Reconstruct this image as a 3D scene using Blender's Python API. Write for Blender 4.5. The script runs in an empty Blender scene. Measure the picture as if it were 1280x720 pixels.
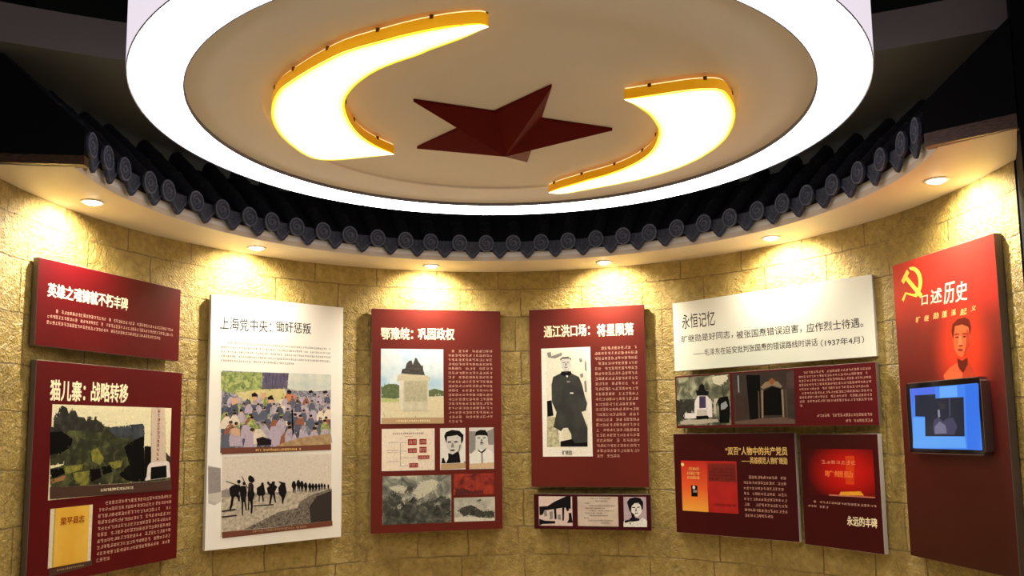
import bpy, bmesh, math, random
from mathutils import Vector, Matrix
C = bpy.context.scene.collection
PI = math.pi
EYE = 1.5                                   # camera height above the floor, metres

# ------------------------------------------------------------------ camera, world, lights, exposure
cam = bpy.data.cameras.new('camera'); cam_ob = bpy.data.objects.new('camera', cam); C.objects.link(cam_ob)
PITCH, ROLL = 0.1103102, 0.0128617
cam.sensor_width = 36.0; cam.sensor_fit = 'HORIZONTAL'
cam.lens = 1053.23 * 36.0 / 1280.0; cam.shift_y = 64.18 / 1280.0
cam.clip_start = 0.05; cam.clip_end = 100
sp, cp, sr, cr = math.sin(PITCH), math.cos(PITCH), math.sin(ROLL), math.cos(ROLL)
R0 = Vector((1, 0, 0)); U0 = Vector((0, -sp, cp)); F0 = Vector((0, cp, sp))
ax = cr*R0 - sr*U0; ay = sr*R0 + cr*U0; az = -F0
m4 = Matrix((ax, ay, az)).transposed().to_4x4(); m4.translation = Vector((0, 0, EYE))
cam_ob.matrix_world = m4
bpy.context.scene.camera = cam_ob
sc = bpy.context.scene
sc.view_settings.view_transform = 'Standard'; sc.view_settings.look = 'None'
sc.view_settings.gamma = 1.0; sc.view_settings.use_curve_mapping = False
sc.view_settings.exposure = 0.0
world = bpy.data.worlds.new('world'); sc.world = world; world.use_nodes = True
world.node_tree.nodes['Background'].inputs[0].default_value = (0.9, 0.85, 0.8, 1)
world.node_tree.nodes['Background'].inputs[1].default_value = 0.22
RING_EMIT = 9.5        # the white ring of the round ceiling lamp
BOX_EMIT = 7.0         # the two curved light boxes
SPOT_W = 100.0          # each downlight in the soffit

# ------------------------------------------------------------------ materials
def srgb(r, g, b):
    f = lambda c: (c/255/12.92) if c/255 <= 0.04045 else ((c/255+0.055)/1.055)**2.4
    return (f(r), f(g), f(b), 1)
MATS = {}
def mat(name, col, rough=0.6, metal=0.0, emit=None, strength=0.0, spec=0.5):
    if name in MATS: return MATS[name]
    m = bpy.data.materials.new(name); m.use_nodes = True; MATS[name] = m
    b = m.node_tree.nodes['Principled BSDF']
    b.inputs['Base Color'].default_value = col; b.inputs['Roughness'].default_value = rough
    b.inputs['Metallic'].default_value = metal; b.inputs['Specular IOR Level'].default_value = spec
    if emit: b.inputs['Emission Color'].default_value = emit; b.inputs['Emission Strength'].default_value = strength
    return m
def noisy(name, cols, scale, rough=0.6, detail=6, bump=0.0, stretch=(1, 1, 1), metal=0.0, dist=0.0, spec=0.5, bscale=None):
    """noise through a colour ramp, object coordinates"""
    if name in MATS: return MATS[name]
    m = mat(name, cols[0], rough, metal, spec=spec); nt = m.node_tree; b = nt.nodes['Principled BSDF']
    tc = nt.nodes.new('ShaderNodeTexCoord'); mp = nt.nodes.new('ShaderNodeMapping'); mp.inputs['Scale'].default_value = stretch
    nz = nt.nodes.new('ShaderNodeTexNoise'); nz.inputs['Scale'].default_value = scale; nz.inputs['Detail'].default_value = detail
    nz.inputs['Distortion'].default_value = dist
    rp = nt.nodes.new('ShaderNodeValToRGB'); el = rp.color_ramp.elements
    n = len(cols)
    while len(el) < n: el.new(0.5)
    for i, c in enumerate(cols): el[i].position = 0.3 + 0.4*i/max(1, n-1); el[i].color = c
    nt.links.new(tc.outputs['Object'], mp.inputs[0]); nt.links.new(mp.outputs[0], nz.inputs['Vector'])
    nt.links.new(nz.outputs['Fac'], rp.inputs[0]); nt.links.new(rp.outputs[0], b.inputs['Base Color'])
    if bump:
        bp = nt.nodes.new('ShaderNodeBump'); bp.inputs['Strength'].default_value = bump; bp.inputs['Distance'].default_value = 0.004
        src = nz
        if bscale:
            src = nt.nodes.new('ShaderNodeTexNoise'); src.inputs['Scale'].default_value = bscale; src.inputs['Detail'].default_value = 8
            nt.links.new(tc.outputs['Object'], src.inputs['Vector'])
        nt.links.new(src.outputs['Fac'], bp.inputs['Height']); nt.links.new(bp.outputs[0], b.inputs['Normal'])
    return m
def stone_wall():
    m = mat('gold_stone', (0.5, 0.34, 0.09, 1), 0.42, 0.0, spec=0.6); nt = m.node_tree; N = nt.nodes; L = nt.links; b = N['Principled BSDF']
    uv = N.new('ShaderNodeUVMap'); tc = N.new('ShaderNodeTexCoord')
    nd = N.new('ShaderNodeTexNoise'); nd.inputs['Scale'].default_value = 9; nd.inputs['Detail'].default_value = 5
    L.new(tc.outputs['Object'], nd.inputs['Vector'])
    sb = N.new('ShaderNodeVectorMath'); sb.operation = 'SUBTRACT'; sb.inputs[1].default_value = (.5, .5, .5)
    L.new(nd.outputs['Color'], sb.inputs[0])
    sl = N.new('ShaderNodeVectorMath'); sl.operation = 'SCALE'; sl.inputs['Scale'].default_value = 0.028
    L.new(sb.outputs[0], sl.inputs[0])
    ad = N.new('ShaderNodeVectorMath'); L.new(uv.outputs[0], ad.inputs[0]); L.new(sl.outputs[0], ad.inputs[1])
    br = N.new('ShaderNodeTexBrick'); br.inputs['Scale'].default_value = 1.0
    br.inputs['Brick Width'].default_value = 0.43; br.inputs['Row Height'].default_value = 0.245
    br.inputs['Mortar Size'].default_value = 0.0055; br.inputs['Mortar Smooth'].default_value = 0.35
    br.offset = 0.37; br.squash = 0.8; br.squash_frequency = 3
    br.inputs['Color1'].default_value = (0.30, 0, 0, 1); br.inputs['Color2'].default_value = (0.7, 0, 0, 1); br.inputs['Mortar'].default_value = (0.5, 0, 0, 1)
    L.new(ad.outputs[0], br.inputs['Vector'])
    n1 = N.new('ShaderNodeTexNoise'); n1.inputs['Scale'].default_value = 26; n1.inputs['Detail'].default_value = 9; n1.inputs['Roughness'].default_value = 0.62
    n1.inputs['Distortion'].default_value = 0.6
    n2 = N.new('ShaderNodeTexNoise'); n2.inputs['Scale'].default_value = 3.2; n2.inputs['Detail'].default_value = 4
    n3 = N.new('ShaderNodeTexVoronoi'); n3.feature = 'DISTANCE_TO_EDGE'; n3.inputs['Scale'].default_value = 13
    n4 = N.new('ShaderNodeTexNoise'); n4.inputs['Scale'].default_value = 95; n4.inputs['Detail'].default_value = 6
    wd = N.new('ShaderNodeVectorMath'); sl2 = N.new('ShaderNodeVectorMath'); sl2.operation = 'SCALE'; sl2.inputs['Scale'].default_value = 0.16
    L.new(sb.outputs[0], sl2.inputs[0]); L.new(tc.outputs['Object'], wd.inputs[0]); L.new(sl2.outputs[0], wd.inputs[1])
    for n in (n1, n2, n4): L.new(tc.outputs['Object'], n.inputs['Vector'])
    L.new(wd.outputs[0], n3.inputs['Vector'])
    rp = N.new('ShaderNodeValToRGB'); e = rp.color_ramp.elements
    e[0].position = 0.27; e[0].color = WALL_COL[0]; e[1].position = 0.74; e[1].color = WALL_COL[2]
    x = e.new(0.5); x.color = WALL_COL[1]
    mx = N.new('ShaderNodeMix'); mx.data_type = 'FLOAT'; mx.inputs[0].default_value = 0.45
    L.new(n1.outputs['Fac'], mx.inputs[2]); L.new(n2.outputs['Fac'], mx.inputs[3]); L.new(mx.outputs[0], rp.inputs[0])
    dk = N.new('ShaderNodeMix'); dk.data_type = 'RGBA'; dk.inputs[7].default_value = (0.14, 0.075, 0.018, 1)
    ml = N.new('ShaderNodeMath'); ml.operation = 'MULTIPLY'; ml.inputs[1].default_value = 0.75
    br2 = N.new('ShaderNodeMath'); br2.operation = 'MULTIPLY'
    gap = N.new('ShaderNodeMapRange'); gap.inputs[1].default_value = 0.36; gap.inputs[2].default_value = 0.52; gap.inputs[3].default_value = 0.15
    L.new(n2.outputs['Fac'], gap.inputs[0]); L.new(br.outputs['Fac'], br2.inputs[0]); L.new(gap.outputs[0], br2.inputs[1])
    L.new(br2.outputs[0], ml.inputs[0]); L.new(ml.outputs[0], dk.inputs[0]); L.new(rp.outputs[0], dk.inputs[6])
    L.new(dk.outputs[2], b.inputs['Base Color'])
    # relief: creased stone face, joints cut in
    h1 = N.new('ShaderNodeMath'); h1.operation = 'MULTIPLY'; h1.inputs[1].default_value = 0.9; L.new(n1.outputs['Fac'], h1.inputs[0])
    h3 = N.new('ShaderNodeMath'); h3.operation = 'MINIMUM'; h3.inputs[1].default_value = 0.10; L.new(n3.outputs['Distance'], h3.inputs[0])
    h3b = N.new('ShaderNodeMath'); h3b.operation = 'MULTIPLY_ADD'; h3b.inputs[1].default_value = 0.7; L.new(h3.outputs[0], h3b.inputs[0]); L.new(h1.outputs[0], h3b.inputs[2])
    h4 = N.new('ShaderNodeMath'); h4.operation = 'MULTIPLY_ADD'; h4.inputs[1].default_value = 0.34; L.new(n4.outputs['Fac'], h4.inputs[0]); L.new(h3b.outputs[0], h4.inputs[2])
    h5 = N.new('ShaderNodeMath'); h5.operation = 'MULTIPLY_ADD'; h5.inputs[1].default_value = -0.55; L.new(br2.outputs[0], h5.inputs[0]); L.new(h4.outputs[0], h5.inputs[2])
    bp = N.new('ShaderNodeBump'); bp.inputs['Strength'].default_value = 0.85; bp.inputs['Distance'].default_value = 0.032
    L.new(h5.outputs[0], bp.inputs['Height']); L.new(bp.outputs[0], b.inputs['Normal'])
    return m
WALL_COL = [(0.15, 0.092, 0.015, 1), (0.37, 0.255, 0.055, 1), (0.60, 0.45, 0.15, 1)]
M_wall = stone_wall()
M_white = mat('white_paint', (0.93, 0.92, 0.88, 1), 0.55)
M_soffit = mat('soffit_paint', (0.74, 0.66, 0.54, 1), 0.5)
M_black = mat('black_paint', (0.005, 0.005, 0.006, 1), 0.85, spec=0.08)
M_dark = mat('dark_ceiling_paint', (0.085, 0.083, 0.062, 1), 0.8)
M_band = mat('grey_ceiling_edge', (0.20, 0.17, 0.165, 1), 0.7)
M_void = mat('black_ceiling', (0.004, 0.004, 0.004, 1), 0.9, spec=0.1)
M_tile = noisy('slate_tile', [srgb(46, 50, 64), srgb(76, 82, 100)], 60, 0.75, bump=0.3, spec=0.3)
M_tileshade = noisy('slate_tile_shade', [srgb(22, 23, 28), srgb(36, 38, 45)], 60, 0.8, bump=0.3, spec=0.15)  # same slate with shade put into the colour, for upward-facing roof parts
M_tilerim = noisy('slate_tile_relief', [srgb(84, 90, 108), srgb(112, 118, 138)], 60, 0.7, spec=0.3)
M_wood = noisy('dark_brown_wood', [srgb(28, 16, 8), srgb(92, 58, 32)], 40, 0.45, stretch=(1, 1, 6), bump=0.5)
M_ring = mat('ring_diffuser', (0.9, 0.9, 0.9, 1), 0.6, emit=(1, 0.985, 0.96, 1), strength=RING_EMIT)
M_drum = mat('drum_fabric', (0.75, 0.70, 0.75, 1), 0.7, emit=(0.95, 0.86, 0.97, 1), strength=0.8)
M_rim = mat('grey_rim', srgb(120, 118, 130), 0.5)
M_lampin = mat('cream_lamp_panel', (0.88, 0.83, 0.74, 1), 0.75)
M_gold = noisy('amber_gold_side', [srgb(240, 168, 8), srgb(252, 190, 16)], 12, 0.4, spec=0.4)
M_boxface = mat('box_diffuser', (1, 1, 0.9, 1), 0.5, emit=(1, 0.97, 0.80, 1), strength=BOX_EMIT)
M_boxpale = mat('box_diffuser_pale', (1, 1, 0.6, 1), 0.5, emit=(1, 0.93, 0.36, 1), strength=1.7)
M_boxedge = mat('box_diffuser_edge', (1, 0.9, 0.1, 1), 0.5, emit=(1, 0.90, 0.02, 1), strength=0.95)
M_halo = mat('box_back_glow', (1, 0.9, 0.4, 1), 0.5, emit=(1, 0.90, 0.45, 1), strength=0.8)
M_gold.node_tree.nodes['Principled BSDF'].inputs['Emission Color'].default_value = srgb(255, 168, 0); M_gold.node_tree.nodes['Principled BSDF'].inputs['Emission Strength'].default_value = 0.22   # lit acrylic sides
M_screw = mat('brown_screw', srgb(90, 52, 10), 0.4, 0.5)
M_star = mat('star_red', srgb(100, 11, 5), 0.55, spec=0.12)
M_lens = mat('downlight_lens', (1, 1, 1, 1), 0.3, emit=(1, 0.90, 0.66, 1), strength=22.0)
M_trim = mat('downlight_trim', (0.85, 0.82, 0.76, 1), 0.35)
M_floor = noisy('wood_floor', [srgb(196, 172, 136), srgb(220, 198, 164)], 3, 0.35)
M_edge = mat('board_edge', srgb(112, 98, 88), 0.7)
M_edgelight = mat('board_edge_light', srgb(190, 182, 176), 0.6)
M_red = noisy('maroon_print', [srgb(84, 5, 11), srgb(91, 7, 13)], 2, 0.42, spec=0.2)
M_redwarm = noisy('brick_red_print', [srgb(97, 31, 22), srgb(104, 34, 24)], 2, 0.42, spec=0.2)
M_reddark = noisy('dark_maroon_print', [srgb(58, 4, 7), srgb(66, 5, 9)], 2, 0.42, spec=0.2)
M_paper = mat('white_print', srgb(238, 234, 224), 0.4, spec=0.35)
M_cream = mat('cream_text', srgb(255, 240, 200), 0.8, spec=0.06)
M_creamdim = mat('body_cream', srgb(206, 160, 140), 0.8, spec=0.06)
M_goldtext = mat('gold_text', srgb(250, 214, 130), 0.8, spec=0.06)
M_ink = mat('dark_ink', srgb(18, 13, 12), 0.8, spec=0.06)
M_inkdim = mat('grey_ink', srgb(128, 118, 106), 0.8, spec=0.06)
M_cap = mat('brown_caption_bar', srgb(112, 60, 42), 0.45)
M_capdark = mat('dark_caption_bar', srgb(66, 40, 32), 0.45)
M_tancap = mat('tan_caption_bar', srgb(188, 158, 116), 0.45)
def K(n, r, g, b):
    g_ = lambda k: srgb(*[max(0, min(255, c*k+4*(k-1))) for c in (r, g, b)])
    return noisy('print_'+n, [g_(0.90), g_(1.0), g_(1.0), g_(1.06)], 70, 0.7, detail=5, dist=0.8, spec=0.08)

# ------------------------------------------------------------------ mesh helpers
def link(name, me, parent=None, mats=()):
    o = bpy.data.objects.new(name, me); C.objects.link(o)
    for m in mats: me.materials.append(m)
    if parent: o.parent = parent
    return o
def mesh(name, verts, faces, mats, parent=None, fm=None, smooth=False):
    me = bpy.data.meshes.new(name); me.from_pydata([tuple(v) for v in verts], [], faces); me.update()
    o = link(name, me, parent, mats if isinstance(mats, (list, tuple)) else [mats])
    if fm: me.polygons.foreach_set('material_index', fm)
    if smooth: me.polygons.foreach_set('use_smooth', [True]*len(me.polygons))
    return o
def tag(o, label=None, cat=None, group=None, kind=None):
    if label: o['label'] = label
    if cat: o['category'] = cat
    if group: o['group'] = group
    if kind: o['kind'] = kind
    return o
def empty(name, loc=(0, 0, 0), rz=0):
    o = bpy.data.objects.new(name, None); o.empty_display_size = 0.1; C.objects.link(o)
    o.location = loc; o.rotation_euler = (0, 0, rz); return o
def struct(o): o['kind'] = 'structure'; return o
def prism(name, poly, z0, z1, mats, parent=None, fm=None):
    """upright prism over a plan polygon (counter-clockwise)"""
    n = len(poly); v = [(x, y, z0) for x, y in poly] + [(x, y, z1) for x, y in poly]
    f = [tuple(range(n-1, -1, -1)), tuple(range(n, 2*n))] + [(i, (i+1) % n, n+(i+1) % n, n+i) for i in range(n)]
    return mesh(name, v, f, mats, parent, fm)
def bm_obj(name, bm, mats, parent=None, smooth=False):
    bmesh.ops.recalc_face_normals(bm, faces=bm.faces)
    me = bpy.data.meshes.new(name); bm.to_mesh(me); bm.free()
    o = link(name, me, parent, mats if isinstance(mats, (list, tuple)) else [mats])
    if smooth: me.polygons.foreach_set('use_smooth', [True]*len(me.polygons))
    return o
def pol(c, r, deg, z): a = math.radians(deg); return (c[0]+r*math.sin(a), c[1]+r*math.cos(a), z)
def arc(c, r, a0, a1, n): return [pol(c, r, a0+(a1-a0)*i/n, 0)[:2] for i in range(n+1)]
def ring_mesh(name, c, prof, mats, parent=None, fmf=None, n=160, smooth=True):
    """full revolution of a profile [(r, z)...] about centre c"""
    v = []; f = []; fm = []
    for i in range(n):
        for r, z in prof: v.append(pol(c, r, 360*i/n, z))
    k = len(prof)
    for i in range(n):
        j = (i+1) % n
        for q in range(k-1):
            f.append((i*k+q, j*k+q, j*k+q+1, i*k+q+1)); fm.append(fmf[q] if fmf else 0)
    return mesh(name, v, f, mats, parent, fm, smooth)

# ------------------------------------------------------------------ the setting
WC = (-0.033, 3.70); WR = 2.205                  # curved niche wall
ZS = EYE + 1.137                                 # underside of the soffit
# wall: rows at the real joint levels, UV in metres of arc and one row height per course
LV = [-1.5, -1.335, -1.085, -0.83, -0.64, -0.39, -0.14, 0.122, 0.335, 0.568, 0.815, 1.01, 1.25, 1.5]
A0, A1, NA = -100.0, 94.8, 150
v = []; f = []; uvs = []
for j, z in enumerate(LV):
    for i in range(NA+1):
        a = A0+(A1-A0)*i/NA
        v.append(pol(WC, WR, a, EYE+z)); uvs.append((math.radians(a)*WR+20.11, (j+3)*0.245))
for j in range(len(LV)-1):
    for i in range(NA):
        p = j*(NA+1)+i; f.append((p, p+1, p+NA+2, p+NA+1))
wall = struct(mesh('wall_back', v, f, M_wall, smooth=True))
ul = wall.data.uv_layers.new(name='UVMap')
for lp in wall.data.loops: ul.data[lp.index].uv = uvs[lp.vertex_index]

struct(prism('floor', [(-4.5, -3), (4.5, -3), (4.5, 6.6), (-4.5, 6.6)], -0.06, 0.0, M_floor))
struct(prism('ceiling', [(-4.5, -3), (4.5, -3), (4.5, 6.6), (-4.5, 6.6)], 4.3, 4.36, M_void))

# soffit over the niche wall, closed at the gables
GL0, GL1 = pol(WC, 1.77, -97.6, 0)[:2], pol(WC, 2.30, -97.6, 0)[:2]
GR0, GR1 = (1.700, 3.342), (1.952, 3.128)
sof = arc(WC, 1.822, -98, 101.5, 120)
outer_arc = arc(WC, 2.26, 95.2, -98, 110)
poly = sof + [(1.955, 3.14), (2.17, 3.50)] + outer_arc
struct(prism('soffit', poly[::-1], ZS, ZS+0.03, M_soffit))
v = []; f = []
for i, (r, z) in enumerate([(1.822, ZS+0.0301), (1.822, ZS+0.085), (1.850, ZS+0.085), (1.850, ZS+0.0301)]):
    for k in range(121): v.append(pol(WC, r, -98+199.5*k/120, z))
for q in range(4):
    for k in range(120): f.append((q*121+k, q*121+k+1, ((q+1) % 4)*121+k+1, ((q+1) % 4)*121+k))
f += [(0, 121, 242, 363), (120, 483, 362, 241)]
struct(mesh('trim_1', v, f, M_white))            # white fascia behind the tile ends

# roof deck under the tiles: a cone surface
v = []; f = []
for r, z in [(1.80, 1.235), (2.19, 1.585), (2.19, 1.545), (1.80, 1.195)]:
    for k in range(121): v.append(pol(WC, r, -97.3+198.3*k/120, EYE+z))
for q in range(4):
    for k in range(120): f.append((q*121+k, q*121+k+1, ((q+1) % 4)*121+k+1, ((q+1) % 4)*121+k))
f += [(0, 121, 242, 363), (120, 483, 362, 241)]
struct(mesh('roof_deck', v, f, M_tileshade))

# lower ceiling slab over the niche, with a wide curved front edge
SC, SR = (-0.03, -0.69), 4.5
front = [(SC[0]+SR*math.sin(t), SC[1]+SR*math.cos(t)) for t in [math.radians(-32+64*i/60) for i in range(61)]]
poly = front + [(front[-1][0]+0.6, front[-1][1]), (front[-1][0]+0.6, 6.5), (front[0][0]-0.6, 6.5), (front[0][0]-0.6, front[0][1])]
poly = poly[::-1]
n = len(poly)
struct(prism('ceiling_slab', poly, EYE+1.63, EYE+1.80, [M_dark, M_band], fm=[0, 0]+[1]*n))

# gables: black end walls of the tiled roof, each with a brown wooden strip below
def gable(name, p0, p1, zt0, zt1, ext, zb, thick, side):
    d = Vector((p1[0]-p0[0], p1[1]-p0[1], 0)); L = d.length; d.normalize(); nrm = Vector((d.y, -d.x, 0))*side
    pts = [(0, zb), (L, zb), (L, zt1), (0, zt0)]
    if ext: pts = [(0, zb), (L+ext, zb), (L+ext, zt1+ext*0.9), (L, zt1), (0, zt0)]
    o = Vector((p0[0], p0[1], 0)); n = len(pts); v = []
    for off in (0, thick):
        for s, z in pts: q = o+d*s-nrm*off; v.append((q.x, q.y, EYE+z))
    f = [tuple(range(n)), tuple(range(2*n-1, n-1, -1))]+[(i, n+i, n+(i+1) % n, (i+1) % n) for i in range(n)]
    return struct(mesh(name, v, f, M_black))
gable('wall_left', GL0, GL1, 1.295, 1.77, 0.5, 1.178, 0.05, 1)
gable('wall_right', GR0, GR1, 1.322, 1.585, 0.0, 1.195, 0.05, 1)
def strip(name, p0, p1, z0, z1, thick):
    d = Vector((p1[0]-p0[0], p1[1]-p0[1], 0)).normalized(); n = Vector((d.y, -d.x, 0))
    a = Vector((p0[0], p0[1], 0))+n*0.006; b = Vector((p1[0], p1[1], 0))+n*0.006
    q = [a, b, b-n*thick, a-n*thick]
    return struct(prism(name, [(w.x, w.y) for w in q], EYE+z0, EYE+z1, M_wood))
strip('trim_2', GL0, pol(WC, 2.75, -97.6, 0)[:2], 1.139, 1.178, 0.05)
strip('trim_3', GR0, GR1, 1.139, 1.195, 0.05)
# dark pillar closing the niche on the right
struct(prism('pillar', [(1.957, 3.125), (3.3, 3.125), (3.3, 3.95), (2.30, 3.95), (2.168, 3.505)], 0.0, 4.29, M_black))

struct(prism('pillar', [(-2.262, 3.385), (-2.36, 4.0), (-3.4, 4.0), (-3.4, 3.18)], 0.0, 4.29, M_black))   # and on the left, outside the frame

# ------------------------------------------------------------------ round tile eave
NUM = ('first second third fourth fifth sixth seventh eighth ninth tenth eleventh twelfth thirteenth fourteenth fifteenth sixteenth seventeenth eighteenth '
       'nineteenth twentieth twenty-first twenty-second twenty-third twenty-fourth twenty-fifth twenty-sixth twenty-seventh twenty-eighth twenty-ninth '
       'thirtieth thirty-first thirty-second thirty-third thirty-fourth').split()
TA = [-97.1, -91.7, -86.5, -79.5, -74.8, -67.9, -61.8, -55.6, -50.6, -45.1, -39.3, -33.5, -27.5, -21.5, -16.1, -9.9, -4.2, 1.6, 7.6, 13.4, 19.4, 25.3, 31.0,
      37.0, 43.0, 48.8, 55.0, 60.9, 66.7, 73.1, 79.9, 86.4, 93.3, 98.8]
RT, ZT, SLOPE = 1.762, EYE+1.243, math.radians(42)
def cover_tile():
    """local axes: x along the eave, -y towards the room, z up; origin at the centre of the round end"""
    root = empty('round_cover_tile')
    bm = bmesh.new(); n = 24; rad = 0.049
    rows = []
    cs, sn = math.cos(SLOPE), math.sin(SLOPE)
    segs = [0.0, 0.012, 0.012, 0.19, 0.19, 0.20, 0.20, 0.375, 0.375, 0.385, 0.385, 0.515]
    rads = [1.0, 1.0, 0.93, 0.90, 0.98, 0.98, 0.93, 0.90, 0.98, 0.98, 0.93, 0.91]
    for s, k in zip(segs, rads):
        row = []
        for i in range(n):
            a = 2*PI*i/n; x = rad*k*math.cos(a); h = rad*k*math.sin(a)
            # ring plane upright at the eave end, tilting square to the barrel behind it
            t = min(1, s/0.19)
            row.append(bm.verts.new((x, s*cs - h*sn*t*0.7 + 0.004, s*sn + h)))
        rows.append(row)
    for a, b in zip(rows, rows[1:]):
        for i in range(n): bm.faces.new((a[i], a[(i+1) % n], b[(i+1) % n], b[i]))
    bm.faces.new(rows[0]); bm.faces.new(rows[-1])
    bm_obj('barrel', bm, M_tileshade, root)
    # round end plate with raised rim and a curled relief
    bm = bmesh.new()
    def ringy(r0, r1, y0, y1, mi):
        vs = [[bm.verts.new((r*math.cos(2*PI*i/32), y, r*1.1*math.sin(2*PI*i/32))) for i in range(32)] for r, y in ((r1, y0), (r1, y1), (r0, y1), (r0, y0))]
        for a, b in zip(vs, vs[1:]):
            for i in range(32): bm.faces.new((a[i], a[(i+1) % 32], b[(i+1) % 32], b[i])).material_index = mi
    c = [bm.verts.new((0.050*math.cos(2*PI*i/32), -0.001, 0.055*math.sin(2*PI*i/32))) for i in range(32)]
    d = [bm.verts.new((0.050*math.cos(2*PI*i/32), 0.010, 0.055*math.sin(2*PI*i/32))) for i in range(32)]
    bm.faces.new(c); bm.faces.new(d)
    for i in range(32): bm.faces.new((c[i], c[(i+1) % 32], d[(i+1) % 32], d[i]))
    ringy(0.043, 0.050, -0.001, -0.006, 1)
    def curl(cx, cz, r0, a0, turns, w, sgn):
        pts = []
        for i in range(19):
            t = i/18; a = a0+sgn*turns*2*PI*t; r = r0*(1-0.75*t); pts.append((cx+r*math.cos(a), cz+r*math.sin(a), a))
        prev = None
        for x, z, a in pts:
            q = [bm.verts.new((x+w*math.cos(a)*s, y, z+w*math.sin(a)*s)) for s, y in ((-1, -0.001), (-1, -0.004), (1, -0.004), (1, -0.001))]
            if prev:
                for k in range(3): bm.faces.new((prev[k], prev[k+1], q[k+1], q[k])).material_index = 1
            prev = q
    curl(0.0, 0.004, 0.030, PI*0.5, 1.15, 0.0026, 1); curl(-0.002, -0.002, 0.034, PI*1.5, 0.8, 0.0022, 1)
    bm_obj('round_end_plate', bm, [M_tile, M_tilerim], root)
    return root
def drip_tile(hw):
    """pointed drip tile between two cover tiles: an upright tongue with a channel running up the roof behind it"""
    root = empty('drip_tile')
    top = [(-hw, 0.02), (-hw, -0.058)]; n = 7
    edge = [(-hw + hw*i/n, -0.058 - 0.052*((i/n)**0.85 if i else 0)) for i in range(1, n+1)]
    edge = [(-hw, -0.030), (-hw*0.84, -0.034), (-hw*0.66, -0.048), (-hw*0.44, -0.074), (-hw*0.17, -0.100), (0, -0.107), (hw*0.17, -0.100), (hw*0.44, -0.074), (hw*0.66, -0.048), (hw*0.84, -0.034), (hw, -0.030)]
    poly = [(-hw, 0.006), *edge, (hw, 0.006)]
    m = len(poly); v = [(x, 0.0, z) for x, z in poly]+[(x, 0.012, z) for x, z in poly]
    f = [tuple(range(m)), tuple(range(2*m-1, m-1, -1))]+[(i, m+i, m+(i+1) % m, (i+1) % m) for i in range(m)]
    v2 = [(x*0.80, -0.004, -0.030+(z+0.030)*0.76) for x, z in poly[1:-1]]     # raised border of the tongue
    mesh('tongue', v, f, M_tile, root)
    k = len(v2); v3 = v2+[(x*0.93, -0.004, -0.030+(z+0.030)*0.92) for x, _, z in v2]
    v3 += [(x, 0.001, z) for x, _, z in v3]
    ff = [(i, i+1, k+i+1, k+i) for i in range(k-1)]+[(2*k+i, i, i+1, 2*k+i+1) for i in range(k-1)]+[(k+i, 3*k+i, 3*k+i+1, k+i+1) for i in range(k-1)]
    mesh('raised_border', v3, ff, M_tilerim, root)
    cs, sn = math.cos(SLOPE), math.sin(SLOPE); v = []; f = []; q = 8
    for s in (0.006, 0.5):
        for i in range(q+1):
            x = -hw+2*hw*i/q; dip = -0.030*(1-(x/hw)**2); v.append((x*(1+0.22*s/0.5), s*cs+0.006, s*sn+dip+0.0))
    v += [(x, y+0.006, z-0.009) for x, y, z in v]
    N = q+1
    for i in range(q): f += [(i, i+1, N+i+1, N+i), (2*N+i, 3*N+i, 3*N+i+1, 2*N+i+1), (i, 2*N+i, 2*N+i+1, i+1), (N+i, N+i+1, 3*N+i+1, 3*N+i)]
    f += [(0, N, 3*N, 2*N), (q, 2*N+q, 3*N+q, N+q)]
    mesh('channel', v, f, M_tileshade, root)
    return root
def copy_tree(o, parent=None):
    c = o.copy(); C.objects.link(c); c.parent = parent
    for ch in list(o.children): copy_tree(ch, c)
    return c
proto = cover_tile(); dproto = drip_tile(0.083)
NT = len(TA)
for i, a in enumerate(TA):
    o = proto if i == 0 else copy_tree(proto)
    o.location = pol(WC, RT, a, ZT); o.rotation_euler = (0, 0, -math.radians(a))
    w = 'leftmost' if i == 0 else 'rightmost' if i == NT-1 else NUM[i]+' from the left' if i < 17 else NUM[NT-1-i]+' from the right'
    tag(o, 'dark slate round-ended roof tile, %s along the curved eave' % w, 'roof tile', 'round-ended tiles along the curved eave')
for i in range(NT-1):
    a = (TA[i]+TA[i+1])/2
    o = dproto if i == 0 else copy_tree(dproto)
    o.location = pol(WC, RT+0.022, a, ZT+0.010); o.rotation_euler = (0, 0, -math.radians(a))
    w = 'leftmost' if i == 0 else 'rightmost' if i == NT-2 else NUM[i]+' from the left' if i < 17 else NUM[NT-2-i]+' from the right'
    tag(o, 'dark slate pointed drip tile, %s, hanging below the round tile ends' % w, 'roof tile', 'pointed drip tiles along the curved eave')

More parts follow.
